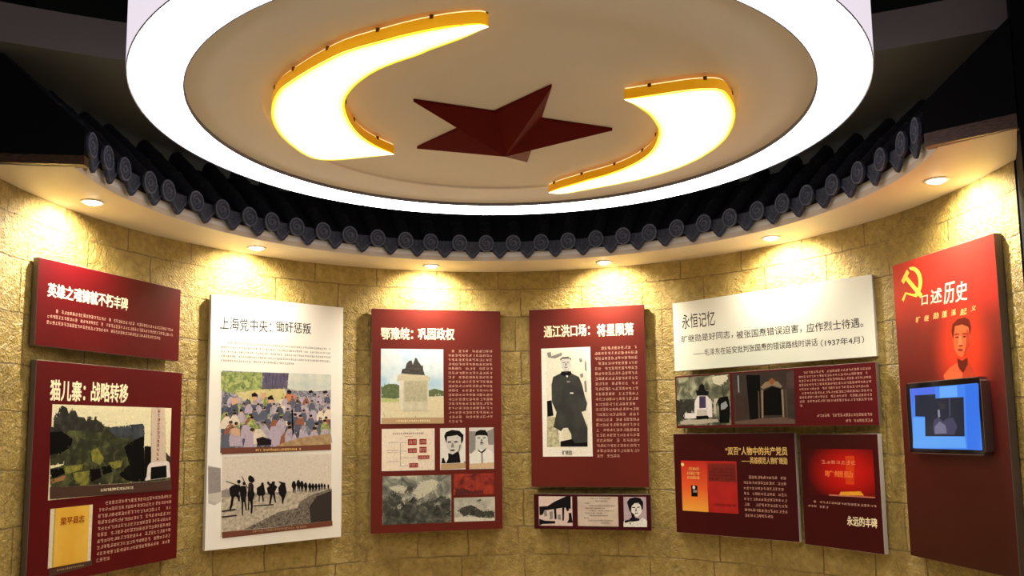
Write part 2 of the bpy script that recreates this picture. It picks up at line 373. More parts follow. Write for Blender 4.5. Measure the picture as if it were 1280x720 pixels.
# ------------------------------------------------------------------ downlights in the soffit
DA = [-82.0, -48.8, -14.7, 19.2, 52.1, 87.2]
DWHERE = ['above the maroon panel at the far left', 'above the tall white panel', 'above the panel with the stone monument photo', 'above the panel with the standing person photo',
          'above the wide white panel', 'above the tall red panel with the touchscreen']
def downlight():
    root = empty('downlight')
    bm = bmesh.new()
    prof = [(0.036, -0.001), (0.046, -0.006), (0.056, -0.004), (0.058, 0.0), (0.036, 0.0)]
    vs = [[bm.verts.new((r*math.cos(2*PI*i/32), r*math.sin(2*PI*i/32), z)) for i in range(32)] for r, z in prof]
    for k in range(5):
        a, b = vs[k], vs[(k+1) % 5]
        for i in range(32): bm.faces.new((a[i], a[(i+1) % 32], b[(i+1) % 32], b[i]))
    bm_obj('trim_ring', bm, M_trim, root, True)
    bm = bmesh.new(); n = 32
    rows = [[bm.verts.new((0.0365*math.cos(t)*math.cos(2*PI*i/n), 0.0365*math.cos(t)*math.sin(2*PI*i/n), -0.001-0.017*math.sin(t))) for i in range(n)] for t in (0, .3, .65, 1.0, 1.3)]
    for a, b in zip(rows, rows[1:]):
        for i in range(n): bm.faces.new((a[i], a[(i+1) % n], b[(i+1) % n], b[i]))
    bm.faces.new(rows[0]); bm.faces.new(rows[-1])
    bm_obj('lens', bm, M_lens, root, True)
    l = bpy.data.lights.new('beam', 'SPOT'); l.energy = SPOT_W; l.spot_size = math.radians(146); l.spot_blend = 0.85; l.color = (1, 0.91, 0.74); l.shadow_soft_size = 0.02
    lo = bpy.data.objects.new('beam', l); C.objects.link(lo); lo.parent = root; lo.location = (0, 0, -0.022); lo.rotation_euler = (math.radians(31), 0, 0)      # tilted to wash the wall
    return root
dl = downlight()
for i, a in enumerate(DA):
    o = dl if i == 0 else copy_tree(dl)
    o.location = pol(WC, 2.01, a, ZS); o.rotation_euler = (0, 0, -math.radians(a))
    tag(o, 'round lit downlight in the pale soffit '+DWHERE[i], 'ceiling light', 'downlights in the soffit')

# ------------------------------------------------------------------ round ceiling lamp with star and light boxes
DC = (-0.028, 3.135); ZD = EYE+1.174
lamp = empty('ceiling_lamp', (DC[0], DC[1], ZD))
tag(lamp, 'huge round drum ceiling lamp with a glowing white ring hanging over the niche', 'ceiling lamp')
O = (0, 0)
ring_mesh('light_ring', O, [(1.146, 0.004), (1.146, 0.0), (1.165, -0.009), (1.195, -0.016), (1.229, -0.018), (1.262, -0.016), (1.292, -0.009), (1.311, 0.0), (1.311, 0.004)], M_ring, lamp, smooth=False)
ring_mesh('drum_side', O, [(1.3115, 0.002), (1.316, -0.002), (1.319, 0.0), (1.319, 0.40), (1.305, 0.40), (1.305, 0.008)], [M_rim, M_drum], lamp, [0, 0, 1, 1, 1], smooth=False)
ring_mesh('inner_rim', O, [(1.1455, 0.006), (1.1455, -0.002), (1.1415, -0.002), (1.1415, 0.013)], M_rim, lamp, smooth=False)
v = []
ring_mesh('lamp_panel', O, [(1.145, 0.013), (0.886, 0.013), (0.884, 0.024), (0.001, 0.024)], M_lampin, lamp, smooth=False)
ring_mesh('lamp_top', O, [(1.304, 0.385), (0.001, 0.385)], M_black, lamp, smooth=False)
for a in (45, 135, 225, 315):
    x, y = 0.9*math.cos(math.radians(a)), 0.9*math.sin(math.radians(a))
    top = (EYE+1.63-ZD) if y > 0 else 4.3-ZD
    n = 10; v = [(x+0.012*math.cos(2*PI*i/n), y+0.012*math.sin(2*PI*i/n), z) for z in (0.384, top) for i in range(n)]
    mesh('hanging_rod', v, [tuple(range(n-1, -1, -1)), tuple(range(n, 2*n))]+[(i, (i+1) % n, n+(i+1) % n, n+i) for i in range(n)], M_black, lamp)

def light_box(name, outline, label):
    zf, zt, zc = EYE+1.143, EYE+1.181, EYE+1.187
    A = sum(a[0]*b[1]-b[0]*a[1] for a, b in zip(outline, outline[1:]+outline[:1]))
    if A < 0: outline = outline[::-1]
    n = len(outline); cx = sum(p[0] for p in outline)/n; cy = sum(p[1] for p in outline)/n
    root = empty(name, (cx, cy, zf)); P = [(x-cx, y-cy) for x, y in outline]
    mesh('side_wall', [(x, y, 0.002) for x, y in P]+[(x, y, zt-zf) for x, y in P], [(i, (i+1) % n, n+(i+1) % n, n+i) for i in range(n)]+[tuple(range(n, 2*n))], M_gold, root)
    # diffuser: yellow lip, paler band, white middle
    tips = [i for i in range(n) if (Vector(P[i])-Vector(P[i-1])).angle(Vector(P[(i+1) % n])-Vector(P[i])) > 1.2]
    run = [0.0]
    for i in range(n): run.append(run[-1]+(Vector(P[(i+1) % n])-Vector(P[i])).length)
    def to_tip(i): return min([min(abs(run[i]-run[t]), run[n]-abs(run[i]-run[t])) for t in tips]+[9])
    def inset(dist):
        out = []
        for i in range(n):
            a, b, c = Vector(P[i-1]), Vector(P[i]), Vector(P[(i+1) % n])
            d = (b-a).normalized()+(c-b).normalized(); d = Vector((-d.y, d.x)).normalized()
            room = 0.5
            for k in range(n):                      # free width ahead of this point inside the outline
                if k in (i, (i-1) % n): continue
                e, f_ = Vector(P[k]), Vector(P[(k+1) % n]); g = f_-e; den = d.x*g.y-d.y*g.x
                if abs(den) < 1e-9: continue
                t = ((e.x-b.x)*g.y-(e.y-b.y)*g.x)/den; u = ((e.x-b.x)*d.y-(e.y-b.y)*d.x)/den
                if t > 1e-5 and 0 <= u <= 1: room = min(room, t)
            q = min(dist, room*0.38, 0.0004+0.16*to_tip(i)*dist/0.024); out.append((b.x+d.x*q, b.y+d.y*q))
        return out
    I1, I2 = inset(0.008), inset(0.024)
    V = [(x, y, 0) for x, y in P+I1+I2]
    F = [(i, n+i, n+(i+1) % n, (i+1) % n) for i in range(n)]+[(n+i, 2*n+i, 2*n+(i+1) % n, n+(i+1) % n) for i in range(n)]+[tuple(range(3*n-1, 2*n-1, -1))]
    mesh('diffuser', V, F, [M_boxface, M_boxpale, M_boxedge], root, [2]*n+[1]*n+[0])
    # glow line between the box and the lamp panel, and the little spacers
    Q = []
    for i in range(n):
        a, b, c = Vector(P[i-1]), Vector(P[i]), Vector(P[(i+1) % n])
        t = (c-a).normalized(); Q.append((b.x-t.y*0.004, b.y+t.x*0.004))
    mesh('back_glow', [(x, y, zt-zf+0.0004) for x, y in Q]+[(x, y, zc-zf-0.0006) for x, y in Q], [(i, (i+1) % n, n+(i+1) % n, n+i) for i in range(n)], M_halo, root)
    acc = 0.09
    for i in range(n):
        a, b = Vector(P[i]), Vector(P[(i+1) % n]); L = (b-a).length; acc += L
        if acc > 0.17:
            acc = 0; k = 8; m = (a+b)/2; t = (b-a).normalized(); m = m+Vector((-t.y, t.x))*0.003
            vv = [(m.x+0.007*math.cos(2*PI*j/k), m.y+0.007*math.sin(2*PI*j/k), z) for z in (zt-zf-0.006, zc-zf) for j in range(k)]
            mesh('spacer', vv, [tuple(range(k-1, -1, -1)), tuple(range(k, 2*k))]+[(j, (j+1) % k, k+(j+1) % k, k+j) for j in range(k)], M_screw, root)
    return tag(root, label, 'light box')
light_box('crescent_light_box', [(-0.055,2.275),(-0.062,2.265),(-0.076,2.258),(-0.087,2.258),(-0.102,2.258),(-0.123,2.261),(-0.147,2.265),(-0.174,2.271),(-0.203,2.28),(-0.234,2.291),(-0.266,2.304),(-0.297,2.317),(-0.328,2.332),(-0.363,2.35),(-0.405,2.371),(-0.451,2.395),(-0.496,2.423),(-0.537,2.456),(-0.577,2.493),(-0.615,2.529),(-0.651,2.566),(-0.685,2.602),(-0.713,2.634),(-0.734,2.657),(-0.748,2.674),(-0.762,2.694),(-0.777,2.719),(-0.792,2.747),(-0.806,2.777),(-0.82,2.812),(-0.834,2.851),(-0.846,2.889),(-0.856,2.925),(-0.863,2.961),(-0.869,2.998),(-0.874,3.04),(-0.877,3.083),(-0.877,3.127),(-0.874,3.172),(-0.869,3.217),(-0.862,3.259),(-0.855,3.297),(-0.847,3.33),(-0.837,3.359),(-0.826,3.382),(-0.814,3.399),(-0.799,3.412),(-0.781,3.421),(-0.761,3.424),(-0.738,3.424),(-0.71,3.422),(-0.679,3.416),(-0.64,3.406),(-0.59,3.392),(-0.532,3.375),(-0.475,3.358),(-0.496,3.321),(-0.518,3.285),(-0.537,3.249),(-0.552,3.212),(-0.565,3.174),(-0.575,3.134),(-0.582,3.088),(-0.586,3.04),(-0.588,2.995),(-0.587,2.952),(-0.585,2.912),(-0.581,2.875),(-0.577,2.843),(-0.57,2.814),(-0.562,2.785),(-0.551,2.755),(-0.537,2.725),(-0.522,2.695),(-0.504,2.665),(-0.484,2.635),(-0.464,2.609),(-0.447,2.587),(-0.429,2.568),(-0.411,2.549),(-0.389,2.53),(-0.366,2.513),(-0.344,2.496),(-0.323,2.482),(-0.302,2.469),(-0.281,2.455),(-0.262,2.44),(-0.243,2.423),(-0.222,2.407),(-0.196,2.389),(-0.169,2.37),(-0.144,2.352),(-0.122,2.334),(-0.103,2.318),(-0.087,2.303),(-0.075,2.292),(-0.065,2.284)], 'large glowing hook-shaped light box with amber sides left of the red star')
light_box('crescent_light_box', [(0.4,2.814),(0.423,2.806),(0.446,2.797),(0.47,2.788),(0.496,2.779),(0.523,2.769),(0.55,2.759),(0.577,2.75),(0.605,2.741),(0.63,2.735),(0.653,2.732),(0.674,2.731),(0.693,2.732),(0.707,2.736),(0.719,2.743),(0.731,2.754),(0.744,2.772),(0.757,2.796),(0.77,2.82),(0.782,2.846),(0.794,2.873),(0.804,2.901),(0.814,2.928),(0.822,2.956),(0.83,2.985),(0.836,3.017),(0.842,3.051),(0.847,3.086),(0.851,3.126),(0.854,3.168),(0.855,3.209),(0.853,3.245),(0.85,3.279),(0.845,3.311),(0.84,3.341),(0.833,3.37),(0.825,3.399),(0.817,3.427),(0.808,3.456),(0.794,3.489),(0.774,3.529),(0.75,3.573),(0.722,3.615),(0.693,3.652),(0.662,3.688),(0.629,3.721),(0.596,3.751),(0.561,3.778),(0.526,3.804),(0.491,3.829),(0.454,3.853),(0.417,3.876),(0.378,3.901),(0.339,3.926),(0.305,3.946),(0.28,3.959),(0.26,3.967),(0.241,3.97),(0.221,3.966),(0.203,3.956),(0.184,3.946),(0.201,3.921),(0.217,3.897),(0.239,3.868),(0.272,3.833),(0.311,3.794),(0.348,3.756),(0.384,3.722),(0.42,3.689),(0.451,3.655),(0.477,3.622),(0.5,3.588),(0.52,3.554),(0.539,3.516),(0.555,3.478),(0.568,3.44),(0.578,3.403),(0.584,3.367),(0.587,3.33),(0.588,3.289),(0.587,3.248),(0.584,3.211),(0.582,3.183),(0.579,3.16),(0.575,3.136),(0.57,3.113),(0.564,3.091),(0.555,3.064),(0.543,3.032),(0.527,2.995),(0.511,2.962),(0.492,2.931),(0.472,2.902),(0.453,2.876),(0.435,2.854),(0.417,2.834)], 'smaller glowing hook-shaped light box with amber sides right of the red star')

star = empty('star_emblem', (-0.019, 3.195, EYE+1.186))
tag(star, 'dark red faceted five-pointed star on the underside of the round lamp', 'star')
pts = []
for k in range(10):
    a = math.radians(13.0+36*k); r = 0.4295 if k % 2 == 0 else 0.164
    pts.append((r*math.sin(a), r*math.cos(a), 0.0))
v = pts+[(x, y, 0.0115) for x, y, _ in pts]+[(0, 0, -0.114)]
f = []
for k in range(10): f.append((k, (k+1) % 10, 20)); f.append((k, 10+k, 10+(k+1) % 10, (k+1) % 10))
f.append(tuple(range(19, 9, -1)))
bm = bmesh.new()
bv = [bm.verts.new(q) for q in v]
for q in f: bm.faces.new([bv[i] for i in q])
bm_obj('star_body', bm, M_star, star)

# ------------------------------------------------------------------ printed panels on the wall
LAYER = 0.00008
def board(name, P, label, front, edge=None, thick=0.034, cat='display panel', group=None):
    x, y, yaw, w, zt, zb = P
    root = empty(name, (x, y, (zt+zb)/2), yaw)
    tag(root, label, cat, group)
    h = (zt-zb)/2; bm = bmesh.new()
    bmesh.ops.create_cube(bm, size=1.0)
    for q in bm.verts: q.co = Vector((q.co.x*w, (q.co.y+0.5)*thick, q.co.z*2*h))
    bmesh.ops.bevel(bm, geom=list(bm.edges), offset=0.0015, segments=1, affect='EDGES')
    bm.normal_update()
    for fc in bm.faces: fc.material_index = 0 if fc.normal.y < -0.9 else 1
    bm_obj('board', bm, [front, edge or M_edge], root)
    # two short spacers behind carry the board on the curved wall
    nrm = Vector((math.sin(yaw), -math.cos(yaw)))
    for s in (-w*0.33, w*0.33):
        px, py = x+s*math.cos(yaw)-nrm.x*thick, y+s*math.sin(yaw)-nrm.y*thick
        d = Vector((px-WC[0], py-WC[1])); b = -(d.x*nrm.x+d.y*nrm.y); c2 = d.length_squared-WR**2
        t = -b+math.sqrt(max(0, b*b-c2)) if True else 0
        k = 10; vv = [(s+0.015*math.cos(2*PI*j/k), yy, 0.02*h+0.015*math.sin(2*PI*j/k)) for yy in (thick-0.001, thick+t-0.001) for j in range(k)]
        mesh('wall_spacer', vv, [tuple(range(k)), tuple(range(2*k-1, k-1, -1))]+[(j, k+j, k+(j+1) % k, (j+1) % k) for j in range(k)], M_edge, root)
    return root
def flat(name, parent, shapes, thick=0.0006, y0=0.0):
    """a print: first shape is its sheet (a thin slab), the others are printed areas on it; shapes = [(material, [(u, v)...])...]"""
    mats = []; v = []; f = []; fm = []
    for k, (m, poly) in enumerate(shapes):
        if m not in mats: mats.append(m)
        mi = mats.index(m)
        A = sum(a[0]*b[1]-b[0]*a[1] for a, b in zip(poly, poly[1:]+poly[:1]))
        if A < 0: poly = poly[::-1]
        n = len(poly); o = len(v); yy = y0-thick-LAYER*min(k, 6)
        if k > 6: yy = y0-thick-LAYER*6-0.0000006*(k-6)
        v += [(a, yy, b) for a, b in poly]; f.append(tuple(range(o, o+n))); fm.append(mi)
        if k == 0:
            v += [(a, y0, b) for a, b in poly]
            for i in range(n): f.append((o+i, o+n+i, o+n+(i+1) % n, o+(i+1) % n)); fm.append(mi)
    return mesh(name, v, f, mats, parent, fm)
def inside(q, poly):
    c = False; x, z = q
    for (x0, z0), (x1, z1) in zip(poly, poly[1:]+poly[:1]):
        if (z0 > z) != (z1 > z) and x < (x1-x0)*(z-z0)/(z1-z0)+x0: c = not c
    return c
def stippled(shapes, n, size, seed=1, keep=None, jit=2.0):
    """adds many small dabs in the colours of the picture, so its areas run into each other like brush marks or leaves"""
    rnd = random.Random(seed); base = shapes[0][1]; us = [p[0] for p in base]; vs = [p[1] for p in base]
    body = shapes if keep is None else shapes[:keep]; out = []
    for _ in range(n):
        q = (rnd.uniform(min(us), max(us)), rnd.uniform(min(vs), max(vs)))
        m = next(mm for mm, pl in reversed(shapes) if pl is base or inside(q, pl))
        a = rnd.uniform(0, PI); l = size*rnd.uniform(.7, 1.6); w = size*rnd.uniform(.3, .7); c, s = math.cos(a), math.sin(a)
        q = (q[0]+rnd.gauss(0, size*jit), q[1]+rnd.gauss(0, size*jit))
        pl = [(q[0]+x*c*l-z*s*w, q[1]+x*s*l+z*c*w) for x, z in ((-1, -.3), (0, -1), (1, -.2), (.6, .8), (-.5, .9))]
        if all(min(us) <= x <= max(us) and min(vs) <= z <= max(vs) for x, z in pl): out.append((m, pl))
    return body+out+([] if keep is None else shapes[keep:])
def rc(r): return [(r[0], r[1]), (r[2], r[1]), (r[2], r[3]), (r[0], r[3])]
def sub(r, s0, t0, s1, t1): return [(r[0]+(r[2]-r[0])*s, r[1]+(r[3]-r[1])*t) for s, t in ((s0, t0), (s1, t0), (s1, t1), (s0, t1))]
def subr(r, s0, t0, s1, t1): q = sub(r, s0, t0, s1, t1); return (q[0][0], q[0][1], q[2][0], q[2][1])
def ell(cx, cz, rx, rz, n=16, a0=0, a1=2*PI): return [(cx+rx*math.cos(a0+(a1-a0)*i/n), cz+rz*math.sin(a0+(a1-a0)*i/n)) for i in range(n)]
def words(name, parent, items, m, y=-0.00015, bold=0.018, lift=0.0):
    """printed lettering: items = [(string, rect[, slant])...], each string fitted to its rectangle"""
    if len(items) > 1 and name != 'brush_subtitle':
        return [words(name, parent, [it], m, y, bold) for it in items][0]
    V = []; F = []
    for it in items:
        s, r = it[0], it[1]; sl = it[2] if len(it) > 2 else 0.0
        cu = bpy.data.curves.new('lettering', 'FONT'); cu.body = s; cu.resolution_u = 3
        ob = bpy.data.objects.new('lettering', cu); C.objects.link(ob)
        dg = bpy.context.evaluated_depsgraph_get(); me = bpy.data.meshes.new_from_object(ob.evaluated_get(dg))
        bpy.data.objects.remove(ob); bpy.data.curves.remove(cu)
        xs = [q.co.x for q in me.vertices]; ys = [q.co.y for q in me.vertices]
        x0, x1 = min(xs), max(xs); y0, y1 = min(min(ys), -0.06), max(max(ys), 0.82)
        if all(ord(c) < 0x2000 for c in s): y0, y1 = min(ys), max(ys)
        for k, (dx, dy) in enumerate([(-1, -.7), (1, .7), (-1, .7), (1, -.7), (0, 0)] if bold > 0 else [(0, 0)]):
            base = len(V)                        # heavier strokes: the outline struck again, a hair to each side
            for q in me.vertices:
                fx = (q.co.x+dx*bold-x0)/(x1-x0); fy = (q.co.y+dy*bold-y0)/(y1-y0)
                V.append((r[0]+fx*(r[2]-r[0])+sl*(fy-0.5), y-0.00001*k, r[3]+fy*(r[1]-r[3])))
            for p in me.polygons: F.append(tuple(base+i for i in p.vertices))
        bpy.data.meshes.remove(me)
    return mesh(name, V, F, m, parent)
def script_lines(name, parent, r, nlines, nchars, m, indent=2, last=1.0, seed=0, y=-0.00012, fill=0.74, gaps=0.04, starts=None, ends=None):
    """small print too fine to read: rows of stroke clusters"""
    rnd = random.Random(seed); V = []; F = []
    pw = (r[2]-r[0])/nchars; ph = (r[1]-r[3])/nlines
    def bar(a, b, c, d):
        o = len(V); V.extend([(a, y, b), (c, y, b), (c, y, d), (a, y, d)]); F.append((o, o+1, o+2, o+3))
    for li in range(nlines):
        n = nchars if li < nlines-1 else int(nchars*last)
        st = indent if li == 0 else 0
        if starts: st = starts[li]
        if ends: n = ends[li]
        for ci in range(st, n):
            if rnd.random() < gaps: continue
            x = r[0]+ci*pw; z = r[1]-(li+0.5)*ph; w = pw*0.86; h = ph*fill
            t = h*0.13; nb = rnd.choice((2, 3, 3, 4))
            for b in range(nb):
                zz = z-h/2+h*(b+0.5*rnd.random())/nb; a = x+w*0.05*rnd.random(); e = x+w*(0.75+0.25*rnd.random())
                if rnd.random() < 0.3: a = x+w*0.4
                bar(a, zz, e, zz+t)
            for b in range(rnd.choice((1, 2, 2))):
                xx = x+w*(0.1+0.75*rnd.random()); z0 = z-h/2+h*0.25*rnd.random(); bar(xx, z0, xx+w*0.14, z0+h*(0.6+0.25*rnd.random()))
    return mesh(name, V, F, m, parent)

# --- far left, upper: maroon slogan panel
p = board('display_panel', (-2.0451, 4.3097, 1.2606, 0.9724, 2.3397, 1.928), 'wide maroon panel with a cream slogan line, upper one at the far left', M_red)
words('title_text', p, [('英雄之魂铸就不朽丰碑', (-0.4268, 0.0956, 0.0809, 0.0307))], M_cream, bold=0.026)
script_lines('body_text', p, (-0.4251, -0.0195, 0.4325, -0.1046), 3, 52, M_creamdim, 3, 0.9, 11, fill=0.62)

# --- far left, lower: maroon panel with landscape photo and book
p = board('display_panel', (-2.0379, 4.3319, 1.2488, 0.978, 1.8627, 0.8298), 'tall maroon panel with mountain photo and yellow book, lower one at far left', M_red)
words('title_text', p, [('猫儿寨：', (-0.4052, 0.4293, -0.2, 0.3324)), ('战略转移', (-0.1628, 0.4304, 0.0814, 0.3349))], M_cream, bold=0.026)
sky = K('pale_cream_sky', 238, 230, 190)
foliage = noisy('photo_foliage', [srgb(10, 14, 8), srgb(40, 48, 24), srgb(96, 100, 56)], 16, 0.45, dist=1.0)
rock = noisy('photo_rock', [srgb(6, 7, 6), srgb(30, 32, 28), srgb(58, 60, 56)], 30, 0.45)
hill = noisy('photo_far_hill', [srgb(28, 36, 46), srgb(70, 80, 88)], 30, 0.45)
dark = K('photo_dark', 10, 10, 9)
field = noisy('photo_field', [srgb(92, 96, 28), srgb(150, 146, 60)], 40, 0.45)
earth = noisy('photo_earth', [srgb(120, 84, 40), srgb(176, 130, 76)], 40, 0.45)
R = (-0.3897, 0.3143, 0.4097, -0.131)
ph = flat('landscape_photo', p, stippled([
    (sky, rc(R)),
    (foliage, [(-0.3972, 0.2018), (-0.3745, 0.2000), (-0.3485, 0.2094), (-0.2869, 0.2159), (-0.1735, 0.2098), (-0.0894, 0.2167), (-0.0099, 0.2035), (0.0623, 0.2070), (0.2054, 0.1896), (0.2112, 0.0693), (0.3668, 0.0797), (0.4136, 0.0418), (0.4193, -0.0830), (0.0768, -0.0807), (-0.3816, -0.0715)]),
    (rock, [(-0.3972, 0.2018), (-0.3792, 0.2155), (-0.3779, 0.2592), (-0.3560, 0.2752), (-0.3462, 0.3037), (-0.3310, 0.3092), (-0.3056, 0.2984), (-0.2938, 0.2700), (-0.2829, 0.2874), (-0.2551, 0.2880), (-0.2374, 0.2580), (-0.2007, 0.2553), (-0.1832, 0.2359), (-0.1803, 0.2588), (-0.1596, 0.2610), (-0.1544, 0.2427), (-0.1377, 0.2429), (-0.1344, 0.2614), (-0.1191, 0.2596), (-0.1235, 0.2463), (-0.0901, 0.2300), (-0.0720, 0.2134), (-0.0789, 0.1801), (-0.1723, 0.1870), (-0.3013, 0.1937), (-0.3940, 0.1473)]),
    (hill, [(-0.0451, 0.2001), (-0.0103, 0.2103), (0.0620, 0.2139), (0.1081, 0.2210), (0.1938, 0.2264), (0.2063, 0.2108), (0.2097, 0.1400), (0.1211, 0.1480), (0.0284, 0.1558), (-0.0264, 0.1799)]),
    (dark, [(-0.3962, 0.1845), (-0.3319, 0.1874), (-0.2636, 0.1521), (-0.2733, 0.1141), (-0.3261, 0.0838), (-0.3902, 0.0794)]),
    (dark, [(0.0674, 0.1074), (0.1404, 0.1408), (0.2067, 0.1612), (0.2203, -0.0788), (0.0946, -0.0681), (0.0381, -0.0345), (0.1089, 0.0169)]),
    (field, [(-0.0362, 0.0292), (0.0571, 0.0394), (0.0542, 0.0055), (0.0098, -0.0061), (-0.0176, 0.0085)]),
    (field, [(-0.3072, 0.0205), (-0.1966, 0.0288), (-0.1992, 0.0032), (-0.2973, -0.0175)]), (field, [(-0.1506, 0.0921), (-0.1091, 0.1043), (-0.0634, 0.0502), (-0.0875, 0.0180), (-0.1394, 0.0396)]),
    (earth, [(-0.3835, -0.0377), (-0.2895, -0.0179), (-0.3037, -0.0422), (-0.3714, -0.0538)]), (sky, [(-0.3873, 0.0288), (-0.3079, 0.0343), (-0.3153, 0.0271), (-0.3827, 0.0144)]),
    (field, [(-0.2546, -0.0102), (-0.1537, -0.0053), (-0.1581, -0.0763), (-0.1988, -0.0801), (-0.2408, -0.0458)]),
    (dark, [(-0.3863, 0.0115), (-0.3146, 0.0146), (-0.3015, -0.0111), (-0.3726, -0.0322)]), (dark, [(-0.1540, 0.0012), (-0.0867, 0.0015), (-0.0758, -0.0419), (-0.1424, -0.0610)]), (dark, [(-0.0786, 0.0110), (-0.0179, 0.0152), (-0.0073, -0.0188), (-0.0679, -0.0291)]),
    (K('stele_stone', 206, 188, 168), [(0.2548, 0.3130), (0.3507, 0.3153), (0.3802, 0.0137), (0.2632, 0.0110)]),
    (K('stele_base', 226, 214, 206), [(0.2483, 0.0115), (0.2628, 0.0195), (0.3850, 0.0237), (0.4044, 0.0128), (0.4155, -0.0681), (0.2230, -0.0754), (0.2391, -0.0022)]),
    (dark, [(0.2641, -0.0068), (0.3809, -0.0009), (0.3870, -0.0666), (0.2622, -0.0727)]), (dark, [(0.2112, 0.1081), (0.2588, 0.1037), (0.2625, 0.0252), (0.2388, 0.0048), (0.2320, -0.0583), (0.2196, -0.0647)]),
    (M_capdark, [(-0.3838, -0.0714), (0.0769, -0.0820), (0.4235, -0.0832), (0.4292, -0.1376), (-0.3807, -0.1260)])], 2600, 0.0042, 1, 15, 1.6))
mesh_txt = script_lines('stele_inscription', ph, (0.3006, 0.3084, 0.325, 0.026), 12, 1, K('red_inscription', 150, 40, 36), 0, 1, 5, y=-0.0034, gaps=0)
script_lines('photo_caption', ph, (-0.0809, -0.0951, 0.142, -0.1154), 1, 15, M_cream, 0, 1, 6, y=-0.0034, gaps=0.02)
script_lines('body_text', p, (-0.0865, -0.156, 0.4356, -0.4618), 10, 24, M_creamdim, 2, 0.2, 12, fill=0.62)
R = (-0.3733, -0.1718, -0.1233, -0.4421)
bk = flat('book_cover_print', p, [(K('book_edge_cream', 226, 214, 186), rc(R)), (noisy('book_yellow', [srgb(226, 168, 40), srgb(240, 196, 80)], 5, 0.45), sub(R, .10, 0.0, .92, 1.0)), (K('book_spine', 196, 170, 84), sub(R, .085, 0, .12, 1))])
words('book_title', bk, [('梁平县志', subr(R, .24, .17, .80, .30))], K('book_red', 150, 62, 14), y=-0.0014, bold=0.02)
flat('book_caption_bar', p, [(M_capdark, [(-0.3656, -0.4490), (-0.1151, -0.4391), (-0.1127, -0.4655), (-0.3638, -0.4808)])])
script_lines('book_caption', p, (-0.3258, -0.4514, -0.1623, -0.4635), 1, 14, M_tancap, 0, 1, 7, y=-0.0014, gaps=0.02)

# --- tall white panel
white3 = noisy('white_print_faint', [srgb(232, 228, 216), srgb(244, 241, 232)], 1.5, 0.4, spec=0.35)
p = board('display_panel', (-1.4543, 5.2585, 0.7324, 0.8961, 2.3431, 0.8443), 'tall white panel with a painting above a grey marching photo', white3, M_edgelight)
words('title_text', p, [('上海党中央：', (-0.3924, 0.6214, -0.0637, 0.5438)), ('锄奸惩叛', (-0.0317, 0.6242, 0.2098, 0.5538))], M_ink, bold=0.008)
script_lines('body_text', p, (-0.3819, 0.479, 0.3573, 0.3443), 5, 54, M_inkdim, 3, 0.65, 13, fill=0.5)
R = (-0.3712, 0.2962, 0.3598, -0.1903)
pleaf = noisy('painting_leaf', [srgb(92, 106, 56), srgb(142, 158, 88), srgb(196, 200, 126)], 40, 0.5, dist=1)
pcrowd = noisy('painting_crowd', [srgb(62, 64, 84), srgb(120, 122, 138), srgb(172, 166, 176), srgb(212, 192, 180)], 26, 0.5, dist=1.5)
pdusk = noisy('painting_trunk', [srgb(48, 44, 62), srgb(110, 100, 128)], 40, 0.5, stretch=(3, 3, .4))
pnavy = noisy('painting_navy', [srgb(48, 52, 70), srgb(94, 100, 120)], 36, 0.5, dist=1)
pmauve = noisy('painting_mauve', [srgb(160, 148, 164), srgb(200, 188, 200)], 30, 0.5)
ppale = noisy('painting_pale', [srgb(190, 200, 196), srgb(222, 222, 204)], 20, 0.5)
skin = K('painting_skin', 214, 170, 140); hairc = K('painting_hair', 36, 26, 28); orange = K('painting_orange', 208, 134, 92)
def crowd(r, seed=4):
    rnd = random.Random(seed); out = []; W = r[2]-r[0]; H = r[1]-r[3]
    cols = [pnavy, pnavy, pmauve, pcrowd, pmauve, pleaf, K('painting_slate', 96, 100, 116), K('painting_rust', 150, 96, 74), K('painting_cream_shirt', 226, 214, 194), K('painting_lilac', 186, 172, 190)]
    for row in range(6):
        t = 0.36+0.095*row; n = 15-row; k = 0.55+0.11*row
        for i in range(n):
            s_ = (i+rnd.uniform(.1, .9))/n; cx = r[0]+W*min(.965, max(.035, s_)); cz = r[1]-H*(t+rnd.uniform(-.03, .03)); w = W*0.052*k; h = H*0.085*k
            m = rnd.choice(cols); lean = rnd.uniform(-.4, .4)*w
            out.append((m, [(cx-w, cz-h), (cx-w*.9+lean*.5, cz+h*.2), (cx-w*.4+lean, cz+h*.95), (cx+w*.4+lean, cz+h), (cx+w*.95+lean*.5, cz+h*.1), (cx+w, cz-h)]))
            if rnd.random() < .75:
                out.append((skin, ell(cx+lean, cz+h*1.18, w*.33, h*.30, 8))); out.append((hairc, ell(cx+lean, cz+h*1.32, w*.36, h*.24, 8)))
    return out
